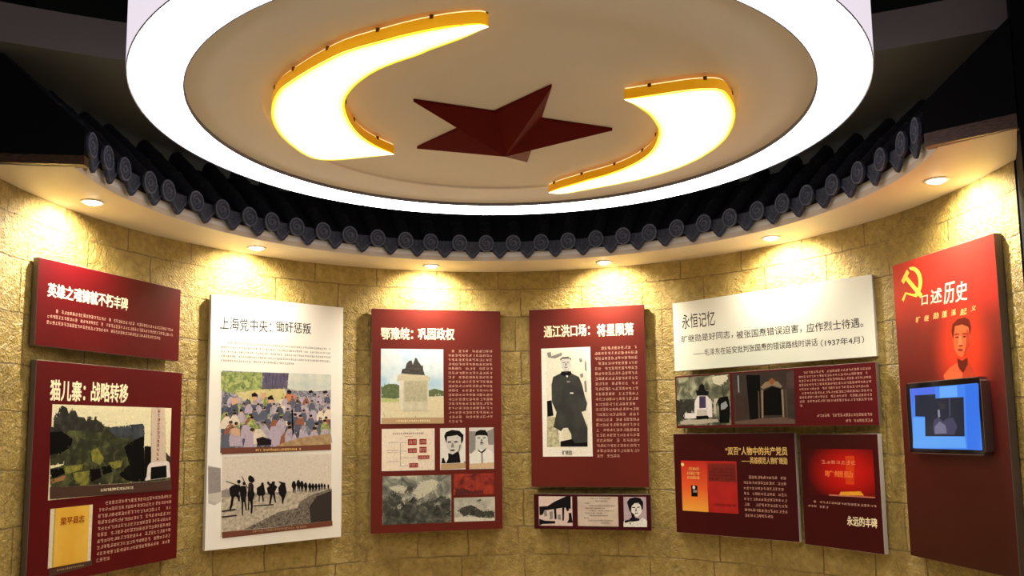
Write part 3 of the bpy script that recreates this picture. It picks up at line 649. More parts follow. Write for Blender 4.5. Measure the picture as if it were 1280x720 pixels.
pt = flat('painting_print', p, (lambda L: stippled(L[:16]+crowd(R), 1400, 0.0045, 2)+L[16:])([
    (pcrowd, rc(R)), (pleaf, [(-0.3774, 0.2891), (-0.1187, 0.2958), (-0.1208, 0.1907), (-0.2735, 0.1588), (-0.3564, 0.1690), (-0.3747, 0.1844)]), (pdusk, [(-0.1143, 0.2944), (0.0597, 0.2976), (0.0523, 0.2033), (-0.1121, 0.1909)]),
    (ppale, [(0.0597, 0.2976), (0.3579, 0.3000), (0.3592, 0.1982), (0.2624, 0.1872), (0.1121, 0.1880), (0.0523, 0.2033)]),
    (noisy('painting_sun_grass', [srgb(196, 186, 110), srgb(224, 210, 160)], 30, 0.5), [(-0.2820, 0.1667), (-0.1295, 0.1905), (0.0388, 0.1988), (0.0488, 0.1447), (-0.0311, 0.1019), (-0.1964, 0.1079), (-0.2559, 0.1231)]),
    (pnavy, [(-0.3718, 0.0738), (-0.2800, 0.0827), (-0.1944, 0.0191), (-0.0449, -0.0951), (-0.0350, -0.1525), (-0.3658, -0.1601)]), (pnavy, [(-0.1961, 0.0917), (-0.1189, 0.1008), (-0.0395, 0.0771), (-0.0650, 0.0277), (-0.1258, 0.0193), (-0.1865, 0.0434)]),
    (pnavy, [(0.2084, -0.0137), (0.3615, 0.0033), (0.3625, -0.0743), (0.2381, -0.1028)]),
    (pleaf, [(-0.2679, 0.0989), (-0.2132, 0.0996), (-0.1944, 0.0191), (-0.2020, -0.0211), (-0.2523, -0.0289), (-0.2660, 0.0190)]), (pleaf, [(-0.0914, 0.0357), (0.0324, 0.0529), (0.0425, -0.0052), (-0.0013, -0.0628), (-0.0632, -0.0623), (-0.0906, -0.0051)]),
    (pmauve, [(0.0956, 0.0784), (0.1693, 0.0961), (0.2075, 0.0456), (0.1994, -0.0391), (0.1540, -0.1101), (0.1077, -0.0970), (0.0926, -0.0135)]), (pmauve, [(-0.0013, -0.0628), (0.0612, -0.0384), (0.0940, -0.0968), (0.0181, -0.1453), (-0.0181, -0.1119)]),
    (pmauve, [(0.1220, 0.1460), (0.1965, 0.1559), (0.2068, 0.0965), (0.1321, 0.0956)]), (K('painting_cream_shirt', 226, 214, 194), [(-0.0307, 0.0772), (0.0044, 0.1107), (0.0499, 0.0863), (0.0783, 0.0198), (0.0613, -0.0467), (0.0426, -0.0134), (0.0234, 0.0528)]),
    (orange, [(0.0307, 0.1485), (0.0619, 0.1742), (0.1127, 0.1543), (0.1180, 0.1081), (0.0680, 0.0865), (0.0359, 0.1111)]), (K('painting_rust', 150, 96, 74), [(0.2829, 0.0974), (0.3409, 0.0981), (0.3567, 0.0033), (0.3037, -0.0224)]),
    (skin, [(-0.3139, -0.0524), (-0.2853, -0.0407), (-0.2559, -0.0528), (-0.2509, -0.0887), (-0.2923, -0.0921)]), (skin, [(-0.3143, 0.1301), (-0.2730, 0.1388), (-0.2597, 0.1070), (-0.3051, 0.0904)]),
    (hairc, [(-0.1848, 0.1607), (-0.1636, 0.1717), (-0.1444, 0.1575), (-0.1457, 0.1371), (-0.1801, 0.1405)]), (skin, [(-0.1802, 0.1446), (-0.1501, 0.1451), (-0.1496, 0.1207), (-0.1753, 0.1179)]),
    (hairc, [(-0.0805, 0.1423), (-0.0587, 0.1543), (-0.0390, 0.1390), (-0.0404, 0.1224), (-0.0775, 0.1243)]), (skin, [(-0.0776, 0.1276), (-0.0423, 0.1282), (-0.0454, 0.1083), (-0.0736, 0.1080)]),
    (skin, [(-0.1204, 0.1702), (-0.0925, 0.1708), (-0.0935, 0.1339), (-0.1179, 0.1335)]), (hairc, [(0.0481, 0.1865), (0.0643, 0.1936), (0.0809, 0.1831), (0.0757, 0.1662), (0.0529, 0.1682)]),
    (hairc, [(0.1960, 0.1857), (0.2195, 0.1948), (0.2339, 0.1806), (0.2056, 0.1714)]), (hairc, [(0.3009, 0.1881), (0.3299, 0.1948), (0.3379, 0.1803), (0.3069, 0.1736)]), (hairc, [(-0.1489, -0.1100), (-0.1060, -0.0985), (-0.0532, -0.1195), (-0.0483, -0.1481), (-0.1394, -0.1504)]),
    (dark, [(0.0821, 0.0616), (0.0913, 0.0617), (0.1001, -0.0803), (0.0914, -0.1010)]),
    (noisy('painting_ground', [srgb(150, 118, 84), srgb(186, 160, 116)], 30, .5), [(0.0092, -0.1451), (0.1355, -0.1099), (0.3626, -0.0829), (0.3635, -0.1533), (-0.0260, -0.1624)]),
    (M_cap, [(-0.3657, -0.1617), (-0.0260, -0.1608), (0.3654, -0.1534), (0.3659, -0.1885), (-0.3632, -0.1992)])]))
script_lines('painting_caption', pt, (-0.1524, -0.1694, 0.1513, -0.189), 1, 24, M_goldtext, 0, 1, 8, y=-0.0034, gaps=0.05)
R = (-0.3566, -0.2125, 0.37, -0.6803)
bw_sky = K('sepia_sky', 218, 208, 194); bw_g = noisy('sepia_ground', [srgb(150, 140, 122), srgb(214, 204, 184)], 50, .45, dist=.5); bw_d = noisy('sepia_scrub', [srgb(34, 30, 28), srgb(150, 140, 124)], 60, .45, dist=1)
bw_k = K('sepia_black', 26, 22, 22); bw_s = K('sepia_shadow', 58, 52, 48)
sol = [(bw_sky, rc(R)), (bw_g, [(-0.3572, -0.4301), (-0.1927, -0.4276), (0.0237, -0.4396), (0.3717, -0.4293), (0.3773, -0.6537), (-0.3473, -0.6577)]), (K('sepia_far', 150, 140, 132), [(-0.3577, -0.4107), (-0.3012, -0.3982), (-0.1160, -0.4438), (0.0059, -0.4386), (0.0062, -0.4549), (-0.3567, -0.4494)]),
    (bw_d, [(0.3747, -0.4379), (0.2433, -0.4644), (0.1512, -0.5044), (0.1336, -0.5444), (0.0082, -0.5601), (-0.1462, -0.6202), (-0.2127, -0.6476), (0.0453, -0.6501), (0.3772, -0.6411)]), (bw_s, [(0.3749, -0.4507), (0.2718, -0.4786), (0.2164, -0.5417), (0.2273, -0.6418), (0.3772, -0.6411)]),
    (bw_s, [(-0.3547, -0.5266), (-0.2736, -0.5206), (-0.2569, -0.5296), (-0.3504, -0.5362)]), (bw_s, [(-0.3538, -0.5590), (-0.2645, -0.5563), (-0.2561, -0.5647), (-0.3496, -0.5693)]), (bw_s, [(-0.1571, -0.5088), (-0.0279, -0.5093), (-0.0278, -0.5173), (-0.1528, -0.5154)]),
    (bw_k, [(-0.2635, -0.3610), (-0.2595, -0.3533), (-0.2488, -0.3522), (-0.2403, -0.3597), (-0.2409, -0.3699), (-0.2490, -0.3758), (-0.2591, -0.3722)]),
    (bw_k, [(-0.3094, -0.3978), (-0.2934, -0.3845), (-0.2647, -0.3782), (-0.2507, -0.3773), (-0.2395, -0.3936), (-0.2414, -0.4170), (-0.2527, -0.4321), (-0.2423, -0.4499), (-0.2433, -0.4781), (-0.2532, -0.4806), (-0.2570, -0.4593), (-0.2737, -0.4481), (-0.2816, -0.4617), (-0.2864, -0.5003), (-0.2980, -0.5275), (-0.3079, -0.5237), (-0.3005, -0.4916), (-0.2958, -0.4530), (-0.3069, -0.4329)]),
    (bw_k, [(-0.1946, -0.3444), (-0.1907, -0.3327), (-0.1781, -0.3293), (-0.1591, -0.3436), (-0.1519, -0.3623), (-0.1643, -0.3752), (-0.1814, -0.3712), (-0.1917, -0.3604)]),
    (bw_k, [(-0.2292, -0.3720), (-0.2243, -0.3660), (-0.2159, -0.3664), (-0.2099, -0.3730), (-0.2114, -0.3824), (-0.2188, -0.3867), (-0.2272, -0.3832)]),
    (bw_k, [(-0.2451, -0.4011), (-0.2371, -0.3890), (-0.2087, -0.3904), (-0.2015, -0.4113), (-0.2025, -0.4428), (-0.2067, -0.4757), (-0.1986, -0.5375), (-0.2053, -0.5379), (-0.2166, -0.4829), (-0.2214, -0.4889), (-0.2214, -0.5633), (-0.2289, -0.5628), (-0.2323, -0.4882), (-0.2370, -0.4644), (-0.2425, -0.4405)]),
    (bw_k, [(-0.1922, -0.3786), (-0.1839, -0.3727), (-0.1686, -0.3750), (-0.1589, -0.3898), (-0.1574, -0.4216), (-0.1501, -0.4459), (-0.1612, -0.4785), (-0.1604, -0.5165), (-0.1637, -0.5573), (-0.1755, -0.5565), (-0.1722, -0.5157), (-0.1788, -0.4853), (-0.1831, -0.4819), (-0.1852, -0.5353), (-0.1928, -0.5348), (-0.1915, -0.4829), (-0.1957, -0.4432), (-0.1931, -0.4118)]),
    (bw_s, [(-0.1872, -0.3741), (-0.1754, -0.3747), (-0.1713, -0.4050), (-0.1792, -0.4283), (-0.1863, -0.4121)]), (bw_sky, [(-0.2607, -0.3752), (-0.2540, -0.3771), (-0.2555, -0.3849), (-0.2622, -0.3814)]),
    (bw_k, [(-0.3308, -0.3547), (-0.2588, -0.3816), (-0.2604, -0.3862), (-0.3315, -0.3593)]), (bw_k, [(-0.2335, -0.3308), (-0.1933, -0.4039), (-0.1974, -0.4068), (-0.2367, -0.3338)]),
    (bw_k, [(-0.1381, -0.4068), (-0.1128, -0.3921), (-0.1088, -0.3763), (-0.0959, -0.3753), (-0.0911, -0.3972), (-0.0815, -0.4418), (-0.0942, -0.4571), (-0.0909, -0.4892), (-0.0978, -0.4904), (-0.1055, -0.4524), (-0.1174, -0.4557), (-0.1184, -0.4915), (-0.1235, -0.4912), (-0.1243, -0.4553), (-0.1374, -0.4426)]),
    (bw_k, [(-0.0735, -0.4101), (-0.0564, -0.3990), (-0.0742, -0.3796), (-0.0657, -0.3687), (-0.0479, -0.3873), (-0.0377, -0.3717), (-0.0201, -0.3725), (-0.0215, -0.3927), (-0.0036, -0.4057), (-0.0206, -0.4372), (-0.0105, -0.5023), (-0.0175, -0.5035), (-0.0334, -0.4526), (-0.0454, -0.5081), (-0.0558, -0.5107), (-0.0509, -0.4516), (-0.0659, -0.4427)]),
    (bw_k, [(0.0010, -0.4141), (0.0183, -0.3906), (0.0002, -0.3718), (0.0494, -0.3856), (0.0496, -0.3962), (0.0594, -0.4416), (0.0423, -0.4854), (0.0357, -0.5134), (0.0295, -0.5130), (0.0243, -0.4721), (0.0061, -0.4468)])]
for i, (x, y) in enumerate([(650, 285), (685, 275), (712, 280), (742, 290), (775, 292), (800, 293), (825, 292), (850, 290), (872, 285), (895, 288), (925, 290)]):
    s = 1-0.055*i
    sol.append((bw_k, [tuple(q) for q in SOLD(x, y, 38*s)]) if False else (bw_k, None, x, y, 26*s))
REFP3 = [(-0.4679, -0.1595), (0.4029, -0.1782), (0.41, -0.7912), (-0.4526, -0.7089)]
def on_photo3(cx, cy):
    s, t = cx/990, cy/720; a, b, c, d = REFP3
    top = (a[0]+(b[0]-a[0])*s, a[1]+(b[1]-a[1])*s); bot = (d[0]+(c[0]-d[0])*s, d[1]+(c[1]-d[1])*s)
    return (top[0]+(bot[0]-top[0])*t, top[1]+(bot[1]-top[1])*t)
for i, q in enumerate(sol):
    if q[1] is None:
        _, _, x, y, w = q
        sol[i] = (bw_k, [on_photo3(x+dx*w, y+dy*w) for dx, dy in [(-.3, -1.3), (.1, -1.45), (.35, -1.1), (.7, -.2), (.5, .8), (.45, 2.2), (.25, 2.2), (.1, 1.0), (-.2, 2.1), (-.4, 2.1), (-.35, .8), (-.75, .1), (-.6, -.7)]])
sol.append((M_cap, [(-0.3491, -0.6499), (-0.0426, -0.6524), (0.3811, -0.6414), (0.3824, -0.6735), (-0.3457, -0.6870)]))
pt = flat('marching_photo', p, stippled(sol[:5], 500, 0.005, 3)+sol[5:])
script_lines('photo_caption', pt, (-0.1596, -0.6535, 0.1978, -0.6716), 1, 30, M_tancap, 0, 1, 9, y=-0.0034, gaps=0.03)
ghost = noisy('faded_grey_print', [srgb(176, 166, 158), srgb(214, 206, 194)], 9, 0.4)
flat('faded_background_print', p, [(ghost, [(-0.4414, -0.2603), (-0.3651, -0.2786), (-0.3577, -0.4725), (-0.3955, -0.4931), (-0.4339, -0.4791)]), (K('faded_grey_darker', 150, 142, 138), [(-0.4412, -0.2680), (-0.3659, -0.2801), (-0.3607, -0.4183), (-0.4353, -0.4256)])], thick=0.0003)

# --- middle left: brick red panel with monument photo
p = board('display_panel', (-0.5136, 5.7553, 0.2364, 0.894, 2.349, 0.8491), 'brick red panel with a stone monument photo, two portraits and three small paintings', M_redwarm)
words('title_text', p, [('鄂豫皖：', (-0.3828, 0.6204, -0.1682, 0.5408)), ('巩固政权', (-0.1326, 0.6226, 0.1182, 0.5423))], M_cream, bold=0.027)
script_lines('body_text', p, (0.0758, 0.4808, 0.3884, -0.0322), 17, 13, M_creamdim, 1, 0.35, 14, fill=0.6)
R = (-0.3837, 0.4766, 0.0418, -0.0296)
psky = noisy('photo_blue_sky', [srgb(160, 204, 230), srgb(214, 230, 236), srgb(240, 244, 240)], 6, .45); pstone = noisy('photo_stone', [srgb(196, 190, 160), srgb(222, 216, 190)], 30, .45)
bron = noisy('photo_bronze', [srgb(36, 34, 32), srgb(80, 74, 66)], 60, .45); pgr = K('photo_pale_ground', 226, 216, 180); pb = noisy('photo_bush', [srgb(70, 90, 50), srgb(110, 124, 76)], 50, .45)
ph = flat('monument_photo', p, stippled([(psky, rc(R)), (pgr, [(-0.3824, 0.1287), (-0.2515, 0.1364), (-0.0525, 0.1524), (0.0424, 0.1522), (0.0434, -0.0225), (-0.3777, -0.0225)]),
    (pb, [(-0.3812, 0.2189), (-0.3420, 0.2354), (-0.2846, 0.2396), (-0.2517, 0.2231), (-0.2557, 0.1447), (-0.3090, 0.1325), (-0.3808, 0.1450)]), (pb, [(-0.0608, 0.1940), (-0.0188, 0.2065), (0.0425, 0.1897), (0.0424, 0.1563), (-0.0608, 0.1524)]),
    (noisy('photo_lawn', [srgb(170, 186, 110), srgb(196, 200, 140)], 30, .45), [(-0.3808, 0.1450), (-0.2556, 0.1364), (-0.2556, 0.1159), (-0.3807, 0.1164)]),
    (pstone, [(-0.2600, 0.2686), (-0.2311, 0.2728), (-0.0648, 0.2732), (-0.0652, 0.0612), (-0.2308, 0.0557), (-0.2596, 0.0748)]), (K('photo_stone_side', 232, 226, 208), [(-0.2600, 0.2686), (-0.2336, 0.2728), (-0.2333, 0.0557), (-0.2596, 0.0748)]),
    (K('photo_stone_top', 204, 196, 166), [(-0.2765, 0.2603), (-0.2683, 0.2975), (-0.2353, 0.3059), (-0.0857, 0.3023), (-0.0480, 0.2816), (-0.0606, 0.2607)]), (noisy('photo_plaque', [srgb(168, 164, 132), srgb(196, 190, 160)], 60, .45), [(-0.2253, 0.2604), (-0.0707, 0.2606), (-0.0709, 0.1193), (-0.2252, 0.1182)]),
    (bron, [(-0.2477, 0.3100), (-0.2395, 0.3391), (-0.2188, 0.3434), (-0.2106, 0.3767), (-0.1898, 0.3977), (-0.1757, 0.3978), (-0.1690, 0.3687), (-0.1591, 0.3938), (-0.1524, 0.4172), (-0.1399, 0.4123), (-0.1315, 0.3940), (-0.1174, 0.3732), (-0.1065, 0.3607), (-0.0981, 0.3691), (-0.0982, 0.3399), (-0.0940, 0.3232), (-0.0857, 0.2982), (-0.1690, 0.3020)]),
    (M_tancap, [(-0.3778, 0.0101), (0.0435, 0.0107), (0.0442, -0.0307), (-0.3768, -0.0306)])], 250, 0.006, 4, 5))
script_lines('photo_caption', ph, (-0.2811, -0.0014, -0.0486, -0.0202), 1, 16, M_cream, 0, 1, 15, y=-0.0034, gaps=0.02)
R = (-0.3755, -0.063, -0.0205, -0.3427)
chp = K('chart_paper', 240, 226, 206); chr_ = K('chart_red', 158, 44, 40)
ch = flat('chart_print', p, [(chp, rc(R)), (chr_, sub(R, .49, .25, .66, .395)), (chr_, sub(R, .71, .25, .845, .385)), (chr_, sub(R, .49, .47, .66, .58)), (chr_, sub(R, .71, .44, .845, .58)), (chr_, sub(R, .68, .645, .90, .735)), (chr_, sub(R, .515, .825, .685, .93)),
    (M_inkdim, sub(R, .345, .33, .353, .90)), (M_inkdim, sub(R, .35, .33, .47, .337)), (M_inkdim, sub(R, .35, .53, .47, .537)), (M_inkdim, sub(R, .35, .695, .66, .702)), (M_inkdim, sub(R, .35, .88, .50, .887))])
script_lines('chart_title', ch, subr(R, .20, .085, .80, .145), 1, 16, K('chart_ink', 120, 90, 84), 0, 1, 16, y=-0.0014, gaps=0)
script_lines('chart_caption', ch, subr(R, .43, .175, .58, .20), 1, 6, chr_, 0, 1, 17, y=-0.0014, gaps=0)
for k, q in enumerate([(.13, .31, .31, .34), (.10, .50, .31, .53), (.12, .55, .30, .575), (.10, .76, .31, .79)]): script_lines('chart_label', ch, subr(R, *q), 1, 7, K('chart_ink', 120, 90, 84), 0, 1, 20+k, y=-0.0014, gaps=0)
for k, q in enumerate([(.50, .275, .65, .37), (.72, .28, .835, .36), (.50, .495, .65, .56), (.72, .465, .835, .56), (.69, .665, .89, .715), (.525, .845, .675, .91)]): script_lines('chart_label', ch, subr(R, *q), 2, 4, chp, 0, 1, 30+k, y=-0.0014, gaps=0, fill=.5)
# portraits
bwp = K('portrait_paper', 234, 232, 224); bwk = K('portrait_black', 22, 20, 22); bwg = K('portrait_grey', 142, 140, 134); bwl = K('portrait_light', 214, 212, 204)
R = (0.0171, -0.0626, 0.1915, -0.3429)
flat('portrait_photo', p, [(bwp, rc(R)), (bwl, [(0.0575, -0.1144), (0.1704, -0.1108), (0.1699, -0.1966), (0.1440, -0.2314), (0.0876, -0.2354), (0.0592, -0.1847)]),
    (bwk, [(0.0452, -0.1162), (0.0576, -0.0892), (0.0986, -0.0746), (0.1500, -0.0812), (0.1787, -0.1109), (0.1753, -0.1513), (0.1618, -0.1713), (0.1600, -0.1258), (0.1344, -0.1104), (0.0933, -0.1169), (0.0656, -0.1195), (0.0613, -0.1647), (0.0533, -0.1445)]),
    (bwk, [(0.0696, -0.1528), (0.0941, -0.1531), (0.0941, -0.1612), (0.0695, -0.1618)]), (bwk, [(0.1126, -0.1514), (0.1393, -0.1518), (0.1392, -0.1598), (0.1125, -0.1604)]), (bwg, [(0.0961, -0.1652), (0.1084, -0.1654), (0.1124, -0.1936), (0.0919, -0.1953)]),
    (bwk, [(0.0857, -0.2093), (0.1184, -0.2078), (0.1143, -0.2178), (0.0897, -0.2184)]), (bwk, [(0.0713, -0.2301), (0.1029, -0.2407), (0.1440, -0.2163), (0.1510, -0.2516), (0.1569, -0.2969), (0.0567, -0.3008), (0.0732, -0.2651)]),
    (bwk, [(0.0241, -0.2991), (0.0314, -0.2643), (0.0416, -0.2625), (0.0567, -0.3008)]), (bwk, [(0.1744, -0.2952), (0.1899, -0.2895), (0.1919, -0.2996)]), (bwg, [(0.1494, -0.1761), (0.1618, -0.1763), (0.1492, -0.2214), (0.1388, -0.2313)]),
    (M_tancap, [(0.0221, -0.3041), (0.1919, -0.2996), (0.1916, -0.3357), (0.0220, -0.3400)])])
R = (0.2175, -0.0611, 0.3898, -0.343)
flat('portrait_photo', p, [(bwl, rc(R)), (bwg, [(0.2171, -0.0861), (0.2638, -0.0867), (0.2607, -0.2082), (0.2315, -0.2380), (0.2191, -0.2327)]), (bwg, [(0.3420, -0.0876), (0.3894, -0.0678), (0.3882, -0.1799), (0.3516, -0.1793)]), (bwl, [(0.2657, -0.1070), (0.3418, -0.1080), (0.3382, -0.1588), (0.3170, -0.1940), (0.2889, -0.1935), (0.2695, -0.1577)]),
    (bwk, [(0.2573, -0.1191), (0.2659, -0.0887), (0.2951, -0.0769), (0.3317, -0.0793), (0.3471, -0.1030), (0.3490, -0.1233), (0.3365, -0.1160), (0.2844, -0.1133)]), (bwg, [(0.2739, -0.1274), (0.2947, -0.1257), (0.2946, -0.1358), (0.2738, -0.1375)]), (bwg, [(0.3135, -0.1259), (0.3343, -0.1262), (0.3342, -0.1364), (0.3133, -0.1381)]),
    (bwg, [(0.2987, -0.1399), (0.3092, -0.1401), (0.3132, -0.1564), (0.2965, -0.1571)]), (bwk, [(0.2923, -0.1642), (0.3048, -0.1603), (0.3173, -0.1645), (0.3151, -0.1696), (0.2943, -0.1703)]), (bwg, [(0.2943, -0.1743), (0.3151, -0.1747), (0.3088, -0.1796), (0.2984, -0.1795)]), (bwp, [(0.2211, -0.2428), (0.2836, -0.2086), (0.3513, -0.2097), (0.3897, -0.2358), (0.3890, -0.3067), (0.2227, -0.3133)]), (bwk, [(0.2753, -0.2064), (0.3021, -0.2271), (0.3357, -0.2014), (0.3314, -0.2175), (0.3062, -0.2393), (0.2793, -0.2207)]), (bwg, [(0.3000, -0.2342), (0.3104, -0.2344), (0.3118, -0.3102), (0.3014, -0.3099)]),
    (K('portrait_caption', 214, 186, 150), [(0.2186, -0.3062), (0.3890, -0.2996), (0.3886, -0.3381), (0.2184, -0.3403)])])
R = (-0.3696, -0.3772, 0.0917, -0.6937)
smo = noisy('print_smoke', [srgb(64, 66, 60), srgb(140, 142, 130), srgb(206, 206, 186)], 9, .45, dist=1.5); smod = noisy('print_battle_dark', [srgb(30, 32, 28), srgb(70, 72, 64), srgb(120, 120, 108)], 22, .45, dist=1)
flat('smoky_battle_print', p, stippled([(smo, rc(R)), (smod, [(-0.3687, -0.5304), (-0.3138, -0.5125), (-0.2644, -0.5336), (-0.2149, -0.5742), (-0.1553, -0.5761), (-0.0954, -0.5584), (-0.0151, -0.5412), (0.0862, -0.5344), (0.0874, -0.6925), (-0.3670, -0.6952)]),
    (K('smoke_light', 208, 206, 184), [(-0.1653, -0.4875), (-0.1153, -0.4199), (-0.0349, -0.4022), (0.0055, -0.4230), (-0.0149, -0.4720), (-0.0854, -0.5095), (-0.1354, -0.5375)]), (K('smoke_light', 208, 206, 184), [(-0.3238, -0.4537), (-0.2646, -0.4357), (-0.2051, -0.4471), (-0.2249, -0.4956), (-0.2843, -0.4841)]),
    (smod, [(-0.3334, -0.5120), (-0.2942, -0.4789), (-0.2843, -0.4939), (-0.2447, -0.5146), (-0.2248, -0.5739), (-0.3136, -0.5710)]), (smod, [(-0.0151, -0.5412), (0.0153, -0.5174), (0.0558, -0.5236), (0.0859, -0.5839), (-0.0152, -0.5806)]), (smod, [(-0.2248, -0.5739), (-0.2051, -0.5256), (-0.1901, -0.5456), (-0.1653, -0.5170), (-0.1404, -0.5374), (-0.1454, -0.5862)]),
    (K('smoke_grey', 170, 170, 156), [(-0.2742, -0.5723), (-0.2496, -0.5584), (-0.2446, -0.5879), (-0.2643, -0.6018)]), (K('smoke_grey', 170, 170, 156), [(-0.0252, -0.5606), (0.0151, -0.5569), (0.0100, -0.5735), (-0.0202, -0.5765)])], 1500, 0.005, 5))
R = (0.1086, -0.3731, 0.3884, -0.5154)
flat('red_battle_print', p, stippled([(noisy('print_red_smoke', [srgb(74, 18, 12), srgb(150, 40, 24), srgb(186, 66, 36)], 14, .45, dist=1.5), rc(R)), (noisy('print_red_dark', [srgb(52, 12, 10), srgb(104, 28, 18)], 30, .45), [(0.1170, -0.4807), (0.1682, -0.4672), (0.2296, -0.4888), (0.3122, -0.4861), (0.3120, -0.5112), (0.1168, -0.5174)])], 500, 0.005, 6))
R = (0.111, -0.5327, 0.393, -0.6921)
flat('ink_landscape_print', p, stippled([(noisy('print_ink_sky', [srgb(150, 150, 138), srgb(214, 212, 196)], 12, .45, dist=1), rc(R)), (noisy('print_ink_tree', [srgb(24, 26, 22), srgb(84, 84, 74)], 40, .45, dist=1), [(0.1315, -0.6200), (0.1673, -0.5964), (0.2289, -0.5835), (0.2699, -0.6047), (0.3109, -0.6310), (0.3524, -0.6224), (0.3886, -0.6336), (0.3892, -0.6736), (0.2899, -0.6701), (0.2079, -0.6474), (0.1771, -0.6661), (0.1619, -0.6408)]),
    (K('ink_mid', 90, 88, 80), [(0.2600, -0.5546), (0.2910, -0.5456), (0.3033, -0.5559), (0.2702, -0.5649)]), (K('ink_pale', 220, 216, 200), [(0.1140, -0.6639), (0.1874, -0.6585), (0.2899, -0.6721), (0.3881, -0.6786), (0.3890, -0.6936), (0.1158, -0.6916)])], 700, 0.004, 7))

# --- middle right: brick red panel with the standing figure
p = board('display_panel', (0.5082, 5.7482, -0.2554, 0.8017, 2.3524, 1.13), 'brick red panel with a full-length black and white photo of a standing person', M_redwarm)
words('title_text', p, [('通江洪口场：', (-0.2943, 0.4941, 0.026, 0.4134)), ('将星陨落', (0.0785, 0.4886, 0.3268, 0.4063))], M_cream, bold=0.027)
R = (-0.3165, 0.3362, 0.0277, -0.4074)
Q = (-0.2811, 0.3163, 0.0014, -0.3443)
coat = noisy('photo_coat', [srgb(28, 28, 26), srgb(60, 60, 52)], 10, .45)
ph = flat('standing_person_photo', p, [(K('photo_border', 246, 242, 228), rc(R)), (K('photo_backdrop', 238, 234, 214), rc(Q)),
    (noisy('photo_grass_bw', [srgb(140, 134, 100), srgb(226, 220, 180)], 40, .45), [(-0.2833, -0.1282), (-0.2159, -0.1411), (-0.1958, -0.3403), (-0.2871, -0.3419)]),
    (bwl, [(-0.1793, 0.2579), (-0.1118, 0.2579), (-0.1104, 0.2104), (-0.1230, 0.1823), (-0.1281, 0.1659), (-0.1594, 0.1645), (-0.1639, 0.1836), (-0.1766, 0.2125)]),
    (coat, [(-0.2349, 0.1371), (-0.1861, 0.1594), (-0.1616, 0.1741), (-0.1255, 0.1753), (-0.1043, 0.1569), (-0.0546, 0.1318), (-0.0343, 0.0783), (-0.0160, -0.0043), (-0.0017, -0.0514), (-0.0122, -0.0979), (-0.0420, -0.1067), (-0.0197, -0.1677), (-0.0030, -0.2145), (-0.0059, -0.3418), (-0.1123, -0.3410), (-0.1166, -0.2595), (-0.1394, -0.2126), (-0.1694, -0.2145), (-0.1877, -0.2353), (-0.2388, -0.2053), (-0.2153, -0.1058), (-0.2477, -0.0344), (-0.2480, 0.0840)]),
    (bwk, [(-0.1841, 0.2580), (-0.1694, 0.2706), (-0.1259, 0.2715), (-0.1069, 0.2601), (-0.1084, 0.2459), (-0.1165, 0.2616), (-0.1720, 0.2612), (-0.1795, 0.2471)]), (bwk, [(-0.1761, 0.1745), (-0.1438, 0.1640), (-0.1111, 0.1749), (-0.1044, 0.1510), (-0.1479, 0.1381), (-0.1826, 0.1510)]),
    (bwg, [(-0.1413, 0.1071), (-0.1173, 0.1065), (-0.1175, 0.0970), (-0.1392, 0.0953)]), (bwp, [(-0.1190, 0.0275), (-0.0951, 0.0269), (-0.0952, 0.0187), (-0.1191, 0.0192)]), (bwp, [(-0.1441, 0.1463), (-0.1298, 0.1435), (-0.1324, 0.1329), (-0.1432, 0.1356)]),
    (bwk, [(-0.1652, 0.2360), (-0.1508, 0.2367), (-0.1508, 0.2319), (-0.1653, 0.2312)]), (bwk, [(-0.1363, 0.2374), (-0.1218, 0.2369), (-0.1219, 0.2321), (-0.1364, 0.2314)]), (bwg, [(-0.1485, 0.2306), (-0.1388, 0.2303), (-0.1368, 0.2136), (-0.1512, 0.2129)]), (bwk, [(-0.1563, 0.2024), (-0.1322, 0.2028), (-0.1371, 0.1982), (-0.1515, 0.1975)]),
    (bwk, [(-0.2815, -0.0278), (-0.2499, -0.0226), (-0.2374, -0.1290), (-0.2810, -0.1341)]), (K('photo_pale_patch', 230, 226, 196), [(-0.1695, -0.2238), (-0.1395, -0.2149), (-0.1176, -0.2537), (-0.1291, -0.2920), (-0.1648, -0.2881), (-0.1798, -0.2588)]),
    (bwk, [(-0.1927, -0.3053), (-0.1112, -0.2887), (-0.0940, -0.3179), (-0.0053, -0.3129), (-0.0059, -0.3418), (-0.1934, -0.3403)]), (bwg, [(-0.0482, 0.1493), (-0.0278, 0.1581), (-0.0248, 0.1310), (-0.0428, 0.1256)]), (bwg, [(-0.2756, 0.3055), (-0.2499, 0.3105), (-0.2444, 0.2804), (-0.1955, 0.2966), (-0.1711, 0.3053), (-0.1715, 0.2838), (-0.2204, 0.2640), (-0.2688, 0.2753)]), (bwg, [(-0.0519, 0.2558), (-0.0338, 0.2611), (-0.0284, 0.2373), (-0.0464, 0.2320)]), (bwg, [(-0.0128, 0.2427), (-0.0023, 0.2305), (-0.0001, 0.1714), (-0.0119, 0.1777)]), (bwg, [(-0.0195, 0.1014), (-0.0052, 0.1069), (-0.0022, 0.0305), (-0.0153, 0.0250)])])
words('photo_caption', ph, [('旷继勋', (-0.1805, -0.3654, -0.114, -0.3964))], M_ink, y=-0.0034, bold=0.01)
script_lines('body_text', p, (0.0568, 0.3408, 0.3503, -0.4218), 22, 13, M_creamdim, 2, 0.55, 18, fill=0.6)

